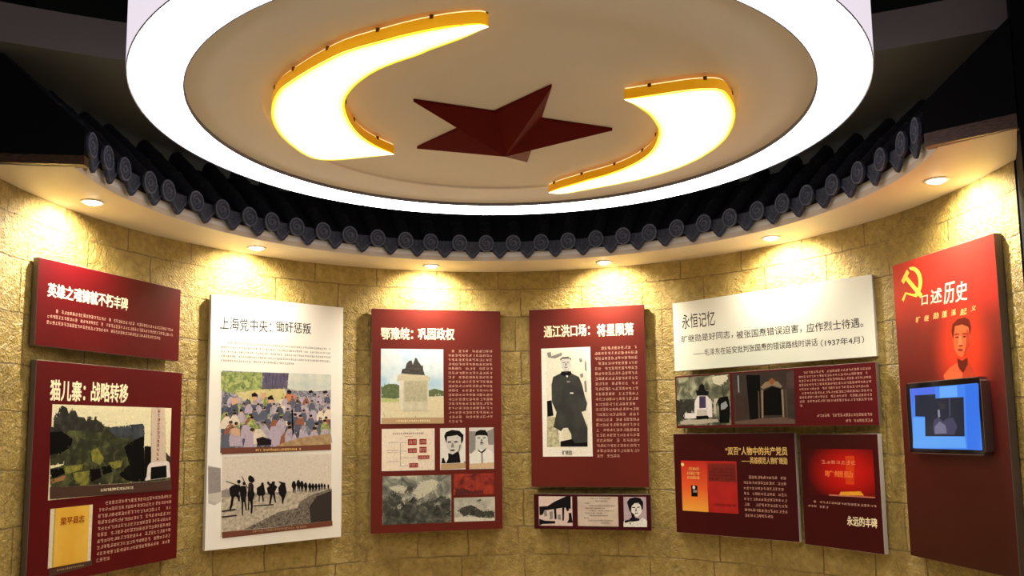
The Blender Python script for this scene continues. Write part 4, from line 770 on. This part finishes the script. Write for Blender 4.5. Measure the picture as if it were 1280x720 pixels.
# --- small strip panel below it
p = board('display_panel', (0.5185, 5.7459, -0.2676, 0.7949, 1.0821, 0.8467), 'small wide maroon panel with three black and white pictures, under the standing person panel', M_reddark)
pinkp = K('pinkish_paper', 222, 200, 192)
R = (-0.3631, 0.1015, -0.1309, -0.0944)
flat('house_photo', p, [(pinkp, rc(R)), (bwk, [(-0.3599, 0.0321), (-0.3022, 0.0360), (-0.2544, 0.0657), (-0.1765, 0.1006), (-0.1397, 0.1048), (-0.1415, 0.0183), (-0.1880, 0.0275), (-0.2486, 0.0171), (-0.3230, 0.0065), (-0.3371, -0.0228), (-0.3589, -0.0264)]), (bwk, [(-0.2587, 0.0170), (-0.2418, 0.0204), (-0.2397, -0.0474), (-0.2533, -0.0540)]), (bwk, [(-0.2013, 0.0306), (-0.1845, 0.0372), (-0.1898, -0.0596), (-0.1998, -0.0597)]), (bwk, [(-0.3613, -0.0491), (-0.3242, -0.0615), (-0.2501, -0.0637), (-0.2504, -0.0798), (-0.3382, -0.0844), (-0.3620, -0.0945)]),
    (bwk, [(-0.1553, -0.0076), (-0.1387, -0.0074), (-0.1300, -0.0715), (-0.1700, -0.0753), (-0.1563, -0.0526)]), (bwg, [(-0.3299, -0.0000), (-0.3095, 0.0067), (-0.3034, -0.0289), (-0.3238, -0.0356)]), (bwg, [(-0.2894, -0.0028), (-0.2657, 0.0040), (-0.2666, -0.0478), (-0.2870, -0.0545)]), (bwg, [(-0.2345, -0.0215), (-0.2123, -0.0180), (-0.2097, -0.0534), (-0.2311, -0.0537)]), (bwk, [(-0.1747, 0.0244), (-0.1578, 0.0343), (-0.1517, 0.0085), (-0.1685, 0.0019)])])
R = (-0.0943, 0.1019, 0.1799, -0.0935)
dn = flat('document_print', p, [(noisy('aged_paper', [srgb(196, 176, 160), srgb(218, 204, 188)], 12, .5), rc(R))])
script_lines('document_text', dn, subr(R, .15, .02, .93, .93), 11, 22, K('document_ink', 70, 58, 52), 5, 0.8, 19, y=-0.0014, fill=.55, starts=[5, 8, 1, 4, 1, 4, 1, 4, 0, 3, 12], ends=[20, 17, 4, 22, 15, 21, 13, 17, 5, 20, 18])
R = (0.2166, 0.1021, 0.3668, -0.094)
flat('portrait_photo', p, [(K('portrait_mauve', 186, 166, 176), rc(R)), (bwp, [(0.2645, 0.0418), (0.2907, 0.0611), (0.3225, 0.0551), (0.3377, 0.0300), (0.3335, -0.0015), (0.3072, -0.0302), (0.2882, -0.0242), (0.2698, 0.0040)]),
    (bwk, [(0.2395, 0.0669), (0.2595, 0.0925), (0.2982, 0.1004), (0.3300, 0.0930), (0.3471, 0.0679), (0.3439, 0.0238), (0.3354, 0.0174), (0.3317, 0.0425), (0.3164, 0.0645), (0.2907, 0.0611), (0.2709, 0.0419), (0.2632, -0.0024), (0.2540, 0.0133)]), (bwk, [(0.2634, 0.0039), (0.2854, -0.0116), (0.2911, -0.0336), (0.3197, -0.0395), (0.3160, -0.0552), (0.2616, -0.0592), (0.2491, -0.0499), (0.2689, -0.0276)]),
    (bwk, [(0.2740, 0.0369), (0.2931, 0.0358), (0.2930, 0.0295), (0.2737, 0.0293)]), (bwk, [(0.3060, 0.0372), (0.3233, 0.0387), (0.3231, 0.0324), (0.3058, 0.0309)]), (bwg, [(0.2962, 0.0295), (0.3026, 0.0296), (0.3051, 0.0076), (0.2904, 0.0074)]), (bwk, [(0.2901, -0.0021), (0.3113, -0.0006), (0.3079, -0.0069), (0.2919, -0.0071)]),
    (bwp, [(0.2134, -0.0599), (0.2554, -0.0530), (0.2679, -0.0622), (0.3193, -0.0520), (0.3390, -0.0329), (0.3689, -0.0513), (0.3677, -0.0921), (0.2125, -0.0946)]), (bwk, [(0.2200, -0.0548), (0.2491, -0.0468), (0.2616, -0.0592), (0.2228, -0.0692)]), (bwk, [(0.2551, -0.0624), (0.2615, -0.0623), (0.2598, -0.0781), (0.2534, -0.0782)])])

# --- right: wide white quotation panel
white7 = noisy('pale_green_white_print', [srgb(246, 244, 228), srgb(240, 242, 226), srgb(222, 234, 216)], 1.1, 0.35, spec=0.35)
p = board('display_panel', (1.5219, 5.0418, -0.8215, 1.3352, 2.3375, 1.8867), 'wide white quotation panel with dark lettering above the photo strip', white7, M_edgelight)
words('title_text', p, [('永恒记忆', (-0.5964, 0.1409, -0.3452, 0.0464))], mat('brown_ink', srgb(36, 18, 15), 0.8, spec=0.06), bold=0.004)
ink7 = mat('brown_ink', srgb(36, 18, 15), 0.8, spec=0.06)
words('quotation_text', p, [('旷继勋是好同志，', (-0.6043, 0.004, -0.2198, -0.0446)), ('被张国焘错误迫害，', (-0.1942, -0.004, 0.2395, -0.0543)), ('应作烈士待遇。', (0.2695, -0.0055, 0.6036, -0.0597)),
    ('——毛泽东在延安批判张国焘的错误路线时讲话', (-0.5176, -0.0966, 0.3328, -0.1404)), ('（1937年4月）', (0.3521, -0.1072, 0.6025, -0.1487))], ink7, bold=0.004)

# --- right: photo strip
p = board('display_panel', (1.5145, 5.041, -0.8513, 1.3504, 1.8552, 1.5153), 'wide maroon panel with a white bust monument photo and a dark gate photo', M_red, M_edge)
R = (-0.6649, 0.1596, -0.2524, -0.1545)
trees = noisy('photo_trees', [srgb(28, 30, 24), srgb(86, 92, 70), srgb(176, 178, 150)], 14, .45, dist=.8)
flat('bust_monument_photo', p, stippled([(trees, rc(R)), (K('photo_bright_sky', 220, 216, 190), [(-0.3820, 0.1520), (-0.2625, 0.1575), (-0.2639, 0.1295), (-0.3247, 0.0921), (-0.3764, 0.1105)]), (noisy('photo_dark_bush', [srgb(14, 16, 14), srgb(50, 54, 46)], 30, .45), [(-0.6674, 0.0142), (-0.5193, 0.0150), (-0.5236, -0.0810), (-0.6038, -0.1049), (-0.6613, -0.1297), (-0.6738, -0.1360)]),
    (K('monument_white', 226, 220, 218), [(-0.5310, -0.1064), (-0.5217, -0.0041), (-0.4950, 0.0346), (-0.4256, 0.0318), (-0.3907, -0.0025), (-0.3901, -0.1032)]), (K('monument_shade', 196, 188, 176), [(-0.5067, -0.0527), (-0.4296, -0.0549), (-0.4275, -0.0929), (-0.5084, -0.0910)]), (K('monument_plaque', 70, 58, 92), [(-0.4842, 0.0316), (-0.4349, 0.0296), (-0.4368, -0.0452), (-0.4877, -0.0449)]),
    (K('bust_bronze', 20, 19, 20), [(-0.5092, 0.0660), (-0.4918, 0.0704), (-0.4763, 0.1029), (-0.4605, 0.1098), (-0.4455, 0.1001), (-0.4392, 0.0692), (-0.4108, 0.0552), (-0.4163, 0.0352), (-0.5027, 0.0362)]), (K('monument_white', 226, 220, 218), [(-0.6041, -0.0738), (-0.5194, -0.0747), (-0.5210, -0.1098), (-0.6056, -0.1081)]), (K('photo_paving', 176, 168, 152), [(-0.6451, -0.1300), (-0.6044, -0.1178), (-0.3495, -0.1166), (-0.3428, -0.1323), (-0.4721, -0.1458), (-0.6378, -0.1470)]),
    (K('photo_dark', 10, 10, 9), [(-0.5164, -0.0940), (-0.4237, -0.0930), (-0.4132, -0.1121), (-0.5096, -0.1165)]), (K('photo_dark', 10, 10, 9), [(-0.3511, 0.0086), (-0.3133, 0.0196), (-0.2690, 0.0241), (-0.2574, -0.0383), (-0.2661, -0.1429), (-0.3358, -0.1417), (-0.3385, -0.0419)]), (K('photo_greyblue', 150, 156, 160), [(-0.3228, -0.0237), (-0.2851, -0.0063), (-0.2720, -0.0378), (-0.2948, -0.0557), (-0.3246, -0.0611)]), (K('monument_shade', 196, 188, 176), [(-0.3735, 0.0095), (-0.3359, 0.0143), (-0.3600, -0.0224), (-0.3592, -0.0851), (-0.3779, -0.0846)])], 500, 0.006, 8, 3))
R = (-0.2315, 0.1583, 0.1837, -0.1547)
flat('gate_photo', p, [(noisy('photo_night', [srgb(24, 15, 12), srgb(52, 36, 30)], 12, .45), rc(R)), (K('photo_dark', 10, 10, 9), [(-0.1336, 0.1466), (-0.0365, 0.1408), (-0.0430, -0.1169), (-0.1193, -0.1273)]), (K('photo_dark', 10, 10, 9), [(-0.0176, 0.0437), (0.0410, 0.0678), (0.1029, 0.0500), (0.1013, -0.1024), (-0.0252, -0.1024)]),
    (K('gate_frame_tan', 146, 128, 104), [(-0.0370, 0.0656), (-0.0013, 0.0968), (0.0428, 0.1034), (0.0823, 0.0953), (0.1103, 0.0643), (0.0967, 0.0562), (0.0413, 0.0737), (-0.0170, 0.0557)]), (K('gate_frame_tan', 146, 128, 104), [(-0.0330, 0.0504), (-0.0194, 0.0498), (-0.0253, -0.1173), (-0.0375, -0.1170)]), (K('gate_frame_tan', 146, 128, 104), [(0.1008, 0.0471), (0.1139, 0.0465), (0.1134, -0.1202), (0.1023, -0.1200)]), (K('gate_frame_dim', 92, 76, 64), [(-0.0552, 0.0454), (-0.0469, 0.0450), (-0.0499, -0.1197), (-0.0595, -0.1195)]), (K('gate_frame_dim', 92, 76, 64), [(0.1258, 0.0489), (0.1336, 0.0485), (0.1374, -0.1207), (0.1283, -0.1205)]),
    (K('gate_crest', 150, 90, 44), [(0.0229, 0.1074), (0.0436, 0.1182), (0.0629, 0.1052), (0.0482, 0.0793), (0.0316, 0.0801)]), (K('night_paving', 104, 82, 72), [(-0.2259, -0.1344), (-0.0363, -0.1200), (0.1040, -0.1142), (0.1805, -0.1303), (0.1823, -0.1551), (-0.2267, -0.1509)]), (K('night_wall', 84, 66, 62), [(0.1406, 0.1420), (0.1895, 0.1507), (0.1871, 0.0489), (0.1391, 0.0541)]), (K('night_plaque', 66, 50, 44), [(-0.2108, 0.0278), (-0.1439, 0.0129), (-0.1432, -0.1147), (-0.2183, -0.1254)]), (K('photo_greyblue', 150, 156, 160), [(-0.1941, 0.1472), (-0.1848, 0.1466), (-0.1850, 0.0421), (-0.1943, 0.0425)])])
script_lines('body_text', p, (0.2163, 0.1491, 0.6479, -0.0641), 9, 27, M_creamdim, 2, 0.05, 40, fill=0.6)
script_lines('signature_text', p, (0.3191, -0.0952, 0.6427, -0.159), 2, 21, M_creamdim, 0, 1, 41, fill=0.55, starts=[0, 11], ends=[21, 21])

# --- right, lower pair
p = board('display_panel', (1.3568, 5.2926, -0.7385, 0.8281, 1.4796, 0.8436), 'square dark maroon panel with an orange and red book spread, lower right group', M_reddark, M_edgelight)
words('title_text', p, [('“双百”人物中的共产党员', (-0.0412, 0.2331, 0.3633, 0.1835))], M_goldtext, bold=0.022)
words('subtitle_text', p, [('——英雄模范人物旷继勋', (0.0665, 0.1714, 0.3604, 0.1307))], M_goldtext, bold=0.012)
R = (-0.3622, 0.1446, 0.0307, -0.1758)
def bookgrad():
    m = mat('book_flame_print', srgb(220, 60, 20), .45); nt = m.node_tree; tc = nt.nodes.new('ShaderNodeTexCoord'); sx = nt.nodes.new('ShaderNodeSeparateXYZ'); mr = nt.nodes.new('ShaderNodeMapRange'); rp = nt.nodes.new('ShaderNodeValToRGB')
    mr.inputs[1].default_value = R[3]; mr.inputs[2].default_value = R[1]
    e = rp.color_ramp.elements; e[0].color = srgb(244, 170, 60); e[1].color = srgb(196, 24, 14); e.new(.45).color = srgb(236, 92, 34)
    nt.links.new(tc.outputs['Object'], sx.inputs[0]); nt.links.new(sx.outputs['Z'], mr.inputs[0]); nt.links.new(mr.outputs[0], rp.inputs[0]); nt.links.new(rp.outputs[0], nt.nodes['Principled BSDF'].inputs['Base Color']); return m
redpg = noisy('red_page', [srgb(168, 12, 12), srgb(190, 22, 18)], 14, .45)
bk = flat('book_spread_print', p, [(redpg, rc(R)), (bookgrad(), sub(R, 0, 0, .475, 1.0)), (K('page_mottle', 128, 44, 38), sub(R, .50, .05, .985, .40)), (dark, sub(R, .175, .49, .29, .71)), (bwp, ell(R[0]+(R[2]-R[0])*.225, R[1]+(R[3]-R[1])*.53, (R[2]-R[0])*.025, (R[1]-R[3])*.035)), (bwg, sub(R, .21, .58, .28, .63)), (M_goldtext, ell(R[0]+(R[2]-R[0])*.03, R[1]+(R[3]-R[1])*.08, .012, .012, 10))])
script_lines('cover_text', bk, subr(R, .11, .12, .34, .38), 3, 9, M_goldtext, 1, 1, 42, y=-0.0014, gaps=0)
script_lines('page_text', bk, subr(R, .51, .12, .97, .38), 4, 15, K('page_ink', 84, 34, 30), 1, 1, 43, y=-0.0014)
script_lines('page_text', bk, subr(R, .53, .81, .97, .88), 1, 14, K('page_ink', 84, 34, 30), 1, 1, 44, y=-0.0014)
script_lines('body_text', p, (0.0733, 0.0662, 0.3501, -0.1972), 8, 15, M_creamdim, 2, 0.72, 45, fill=0.55)

def radial(name, centre, rx, rz, stops):
    m = mat(name, stops[0][1], .4, spec=0.2); nt = m.node_tree; N = nt.nodes; L = nt.links; tc = N.new('ShaderNodeTexCoord')
    ds = N.new('ShaderNodeVectorMath'); ds.operation = 'SUBTRACT'; ds.inputs[1].default_value = (centre[0], 0, centre[1]); L.new(tc.outputs['Object'], ds.inputs[0])
    ml = N.new('ShaderNodeVectorMath'); ml.operation = 'MULTIPLY'; ml.inputs[1].default_value = (1/rx, 0, 1/rz); L.new(ds.outputs[0], ml.inputs[0])
    ln = N.new('ShaderNodeVectorMath'); ln.operation = 'LENGTH'; L.new(ml.outputs[0], ln.inputs[0])
    rp = N.new('ShaderNodeValToRGB'); e = rp.color_ramp.elements
    while len(e) < len(stops): e.new(.5)
    for i, (p_, c) in enumerate(stops): e[i].position = p_; e[i].color = c
    L.new(ln.outputs['Value'], rp.inputs[0]); L.new(rp.outputs[0], N['Principled BSDF'].inputs['Base Color']); return m
p = board('display_panel', (1.8195, 4.7726, -1.0364, 0.5237, 1.4692, 0.8341), 'narrow dark maroon panel with a glowing red stage picture, lower right beside the square panel', M_reddark, M_edgelight)
R = (-0.2133, 0.2334, 0.2267, -0.0271)
ph = flat('red_stage_print', p, [(radial('stage_red', (R[0]+(R[2]-R[0])*.60, R[1]+(R[3]-R[1])*.48), (R[2]-R[0])*.62, (R[1]-R[3])*.70, [(0, srgb(218, 30, 16)), (.45, srgb(190, 16, 12)), (1.0, srgb(74, 4, 8))]), rc(R)),
    (K('stage_column', 222, 70, 26), [(0.0499, 0.1959), (0.1081, 0.1969), (0.0976, 0.0402), (0.0421, 0.0411)]), (K('stage_glow', 240, 170, 50), [(0.0072, -0.0027), (0.1360, 0.0062), (0.1547, -0.0154), (-0.0068, -0.0224)]), (K('stage_floor', 200, 120, 100), [(-0.0757, -0.0213), (0.2217, -0.0184), (0.2252, -0.0249), (-0.0718, -0.0289)])])
script_lines('stage_headline', ph, (-0.1134, 0.1728, 0.1191, 0.1483), 1, 7, K('stage_pink', 246, 150, 110), 0, 1, 46, y=-0.0014, gaps=0, fill=.9)
words('stage_name', ph, [('旷继勋', (-0.0898, 0.1129, 0.0915, 0.0775))], K('stage_orange', 248, 120, 60), y=-0.0014, bold=0.03)
script_lines('body_text', p, (-0.2253, -0.0543, 0.2327, -0.1071), 2, 22, M_creamdim, 2, 0.32, 47, fill=0.5)
words('title_text', p, [('永远的丰碑', (0.0381, -0.1321, 0.2265, -0.1831))], M_cream, bold=0.022)

# --- far right: tall red panel with touchscreen
def poster():
    m = mat('flame_red_poster', srgb(150, 40, 30), .33, spec=0.35); nt = m.node_tree; N = nt.nodes; L = nt.links
    tc = N.new('ShaderNodeTexCoord'); sx = N.new('ShaderNodeSeparateXYZ'); L.new(tc.outputs['Object'], sx.inputs[0])
    mr = N.new('ShaderNodeMapRange'); mr.inputs[1].default_value = -0.75; mr.inputs[2].default_value = 0.75; L.new(sx.outputs['Z'], mr.inputs[0])
    nz = N.new('ShaderNodeTexNoise'); nz.inputs['Scale'].default_value = 2.5; nz.inputs['Detail'].default_value = 4; L.new(tc.outputs['Object'], nz.inputs['Vector'])
    ad = N.new('ShaderNodeMath'); ad.operation = 'MULTIPLY_ADD'; ad.inputs[1].default_value = 0.25; L.new(nz.outputs['Fac'], ad.inputs[0]); L.new(mr.outputs[0], ad.inputs[2])
    rp = N.new('ShaderNodeValToRGB'); e = rp.color_ramp.elements; e[0].position = .1; e[0].color = srgb(60, 21, 13); e[1].position = 1.05; e[1].color = srgb(196, 44, 36)
    e.new(.62).color = srgb(84, 25, 18); e.new(.88).color = srgb(132, 33, 27); L.new(ad.outputs[0], rp.inputs[0])
    ds = N.new('ShaderNodeVectorMath'); ds.operation = 'SUBTRACT'; ds.inputs[1].default_value = (GLOW[0], 0, GLOW[1]); L.new(tc.outputs['Object'], ds.inputs[0])
    sc_ = N.new('ShaderNodeVectorMath'); sc_.operation = 'MULTIPLY'; sc_.inputs[1].default_value = (4.2, 0, 3.4); L.new(ds.outputs[0], sc_.inputs[0])
    ln = N.new('ShaderNodeVectorMath'); ln.operation = 'LENGTH'; L.new(sc_.outputs[0], ln.inputs[0])
    gr = N.new('ShaderNodeMapRange'); gr.inputs[1].default_value = 0.25; gr.inputs[2].default_value = 1.0; gr.inputs[3].default_value = 1.0; gr.inputs[4].default_value = 0.0; gr.interpolation_type = 'SMOOTHSTEP'; L.new(ln.outputs['Value'], gr.inputs[0])
    mx = N.new('ShaderNodeMix'); mx.data_type = 'RGBA'; mx.inputs[7].default_value = srgb(226, 60, 30); L.new(gr.outputs[0], mx.inputs[0]); L.new(rp.outputs[0], mx.inputs[6]); L.new(mx.outputs[2], N['Principled BSDF'].inputs['Base Color'])
    return m
GLOW = (0.1177, 0.243)
p = board('poster_panel', (2.0699, 4.011, -1.4101, 0.7437, 2.3489, 0.8556), 'very tall red poster panel with a portrait and touchscreen, at the far right', poster(), M_edge, thick=0.04)
gold = K('emblem_gold', 255, 226, 96)
EM = (-0.2201, 0.6269)
ew = 0.088
def em(pts): return [(EM[0]+x*ew, EM[1]+y*ew) for x, y in pts]
sick = [(math.cos(t)*0.95, math.sin(t)*0.95) for t in [math.radians(a) for a in range(100, -75, -12)]] + [(-0.55, -0.55), (-0.85, -0.95), (-1.0, -0.8), (-0.62, -0.42)] + [(0.0+math.cos(t)*0.70-0.06, 0.02+math.sin(t)*0.74) for t in [math.radians(a) for a in range(-70, 95, 12)]]
flat('hammer_and_sickle_emblem', p, [(gold, em(sick)), (gold, em([(-0.95, 0.30), (-0.35, 0.88), (-0.12, 0.66), (-0.32, 0.46), (0.92, -0.80), (0.72, -1.0), (-0.52, 0.26), (-0.72, 0.08)]))], thick=0.0008)
words('brush_title', p, [('口', (-0.1494, 0.5529, -0.1035, 0.5019), .008), ('述', (-0.0791, 0.5673, 0.0029, 0.4983), .01), ('历', (0.02, 0.5824, 0.0922, 0.4821), .014), ('史', (0.1026, 0.5692, 0.1802, 0.4801), .012)], M_cream, bold=0.012)
words('brush_subtitle', p, [(c, q, .006) for c, q in zip('旷继勋蓬溪起义', [(-0.2043, 0.451, -0.1709, 0.4203), (-0.1382, 0.4486, -0.1045, 0.4195), (-0.0707, 0.4521, -0.0303, 0.4215), (-0.0068, 0.4507, 0.0318, 0.4199), (0.0602, 0.4482, 0.0937, 0.4197), (0.1235, 0.4432, 0.1656, 0.4126), (0.1968, 0.4466, 0.2281, 0.4225)])], M_goldtext, bold=0.008)
fs = K('poster_face', 222, 104, 62); fh = K('poster_hair', 104, 36, 24); fd = K('poster_face_dark', 190, 66, 38); fl = K('poster_face_light', 234, 130, 82); fm_ = K('poster_face_line', 150, 54, 34)
flat('portrait_print', p, [(fs, [(0.0598, 0.3501), (0.0812, 0.3769), (0.1308, 0.3830), (0.1766, 0.3646), (0.1777, 0.3194), (0.1679, 0.2713), (0.1449, 0.2326), (0.1134, 0.2174), (0.0843, 0.2300), (0.0633, 0.2655)]),
    (fh, [(0.0531, 0.3467), (0.0628, 0.3793), (0.1020, 0.3994), (0.1507, 0.4011), (0.1800, 0.3863), (0.1880, 0.3508), (0.1768, 0.3113), (0.1695, 0.3532), (0.1295, 0.3707), (0.0803, 0.3686), (0.0616, 0.3077)]), (fd, [(0.1569, 0.3465), (0.1739, 0.3280), (0.1703, 0.2711), (0.1386, 0.2291), (0.1197, 0.2201), (0.1469, 0.2735)]), (fm_, [(0.0703, 0.3320), (0.0891, 0.3348), (0.1069, 0.3293), (0.1065, 0.3252), (0.0722, 0.3259)]), (fm_, [(0.1263, 0.3287), (0.1456, 0.3297), (0.1639, 0.3226), (0.1623, 0.3187), (0.1269, 0.3228)]), (fh, [(0.0763, 0.3178), (0.0936, 0.3192), (0.1030, 0.3148), (0.0929, 0.3118), (0.0783, 0.3134)]), (fh, [(0.1273, 0.3153), (0.1419, 0.3170), (0.1533, 0.3123), (0.1434, 0.3085), (0.1292, 0.3110)]), (fm_, [(0.0966, 0.2771), (0.1255, 0.2758), (0.1214, 0.2704), (0.1009, 0.2717)]),
    (fl, [(0.1035, 0.3197), (0.1179, 0.3181), (0.1232, 0.2760), (0.0942, 0.2774)]), (fm_, [(0.0848, 0.2583), (0.1057, 0.2595), (0.1259, 0.2559), (0.1131, 0.2497), (0.0915, 0.2518)]), (fh, [(0.0806, 0.2178), (0.1118, 0.2026), (0.1489, 0.2142), (0.1514, 0.1583), (0.1122, 0.1489), (0.0815, 0.1802)]), (fs, [(-0.0252, 0.1443), (0.0228, 0.1765), (0.0808, 0.1969), (0.0871, 0.1632), (0.1118, 0.1448), (0.1028, 0.1165), (-0.0149, 0.1198)]), (fd, [(0.1548, 0.1907), (0.1830, 0.1478), (0.1912, 0.1149), (0.1088, 0.1162), (0.1142, 0.1446)])], thick=0.0004)

scr = empty('touchscreen', (2.0254, 4.0038, 1.6022), -1.4101)
tag(scr, 'black glass touchscreen with a bright blue display mounted on the tall red poster panel', 'touchscreen')
R = (-0.2584, 0.1195, 0.2795, -0.2291)
w, h = R[2]-R[0], R[1]-R[3]; cx, cz = (R[0]+R[2])/2, (R[1]+R[3])/2
bm = bmesh.new(); bmesh.ops.create_cube(bm, size=1.0)
for q in bm.verts: q.co = Vector((cx+q.co.x*w, (q.co.y+0.5)*0.0445, cz+q.co.z*h))
bmesh.ops.bevel(bm, geom=[e for e in bm.edges if abs(e.verts[0].co.y-e.verts[1].co.y) > 0.01], offset=0.018, segments=5, affect='EDGES')
bm_obj('silver_frame', bm, mat('brushed_silver', srgb(150, 140, 134), .3, .8), scr)
def rounded(x0, z1, x1, z0, r, n=5):
    o = []
    for ccx, ccz, a0 in ((x1-r, z1-r, 0), (x0+r, z1-r, 90), (x0+r, z0+r, 180), (x1-r, z0+r, 270)):
        for i in range(n+1): a = math.radians(a0+90*i/n); o.append((ccx+r*math.cos(a), ccz+r*math.sin(a)))
    return o
flat('glass_bezel', scr, [(mat('black_glass', (0.004, 0.004, 0.005, 1), .08), rounded(R[0]+.004, R[1]-.004, R[2]-.004, R[3]+.004, .015))], thick=0.001)
D = (-0.2221, 0.0905, 0.2605, -0.205)
def blue(n, r, g, b, s=1.0): return mat(n, (0.01, 0.02, 0.05, 1), .12, emit=srgb(r, g, b), strength=s)
flat('blue_display', scr, [(blue('display_blue', 62, 128, 236), rc(D)), (blue('display_sky', 92, 160, 240), [(-0.2112, -0.0519), (-0.1181, -0.0537), (-0.1224, -0.1440), (0.1558, -0.1465), (0.1592, -0.1975), (-0.2268, -0.2022)]), (blue('display_violet', 74, 106, 226), [(-0.2123, 0.0907), (-0.0283, 0.0905), (-0.0290, 0.0555), (-0.1841, 0.0562), (-0.2117, -0.0056)]), (blue('display_pale', 100, 168, 246), [(0.0055, 0.0886), (0.1268, 0.0880), (0.1258, 0.0360), (-0.0001, 0.0352)]),
    (blue('display_deep', 44, 112, 228), [(0.1804, 0.0880), (0.2682, 0.0876), (0.2507, -0.2065), (0.1672, -0.2045)]),
    (blue('display_black', 18, 16, 20), [(-0.1841, 0.0562), (-0.0291, 0.0549), (-0.0293, 0.0345), (0.1657, 0.0324), (0.1542, -0.1447), (-0.1246, -0.1453), (-0.1177, -0.0505), (-0.1917, -0.0470)]), (blue('reflected_figure_dim', 58, 54, 78), [(-0.0546, -0.0677), (-0.0193, -0.0557), (0.0170, -0.0752), (0.0418, -0.0631), (0.0841, -0.0578), (0.1115, -0.1010), (0.0849, -0.1375), (-0.0569, -0.1363), (-0.0635, -0.1058)]),  # figures and face: people mirrored in the glass, painted in as display colour
    (blue('reflected_figure', 112, 106, 132), [(-0.0511, -0.0995), (-0.0116, -0.0747), (0.0292, -0.0940), (0.0347, -0.1313), (-0.0518, -0.1344)]), (blue('reflected_face', 138, 132, 156), [(-0.0205, -0.0209), (-0.0058, -0.0195), (-0.0045, -0.0529), (-0.0194, -0.0570)]), (blue('reflected_figure_dim', 58, 54, 78), [(0.0640, 0.0325), (0.0751, 0.0320), (0.0707, -0.0451), (0.0577, -0.0634)]), (blue('display_brown', 40, 32, 30), [(-0.0114, 0.0199), (0.0349, 0.0056), (0.0370, -0.0194), (-0.0057, -0.0182)])], thick=0.0018)
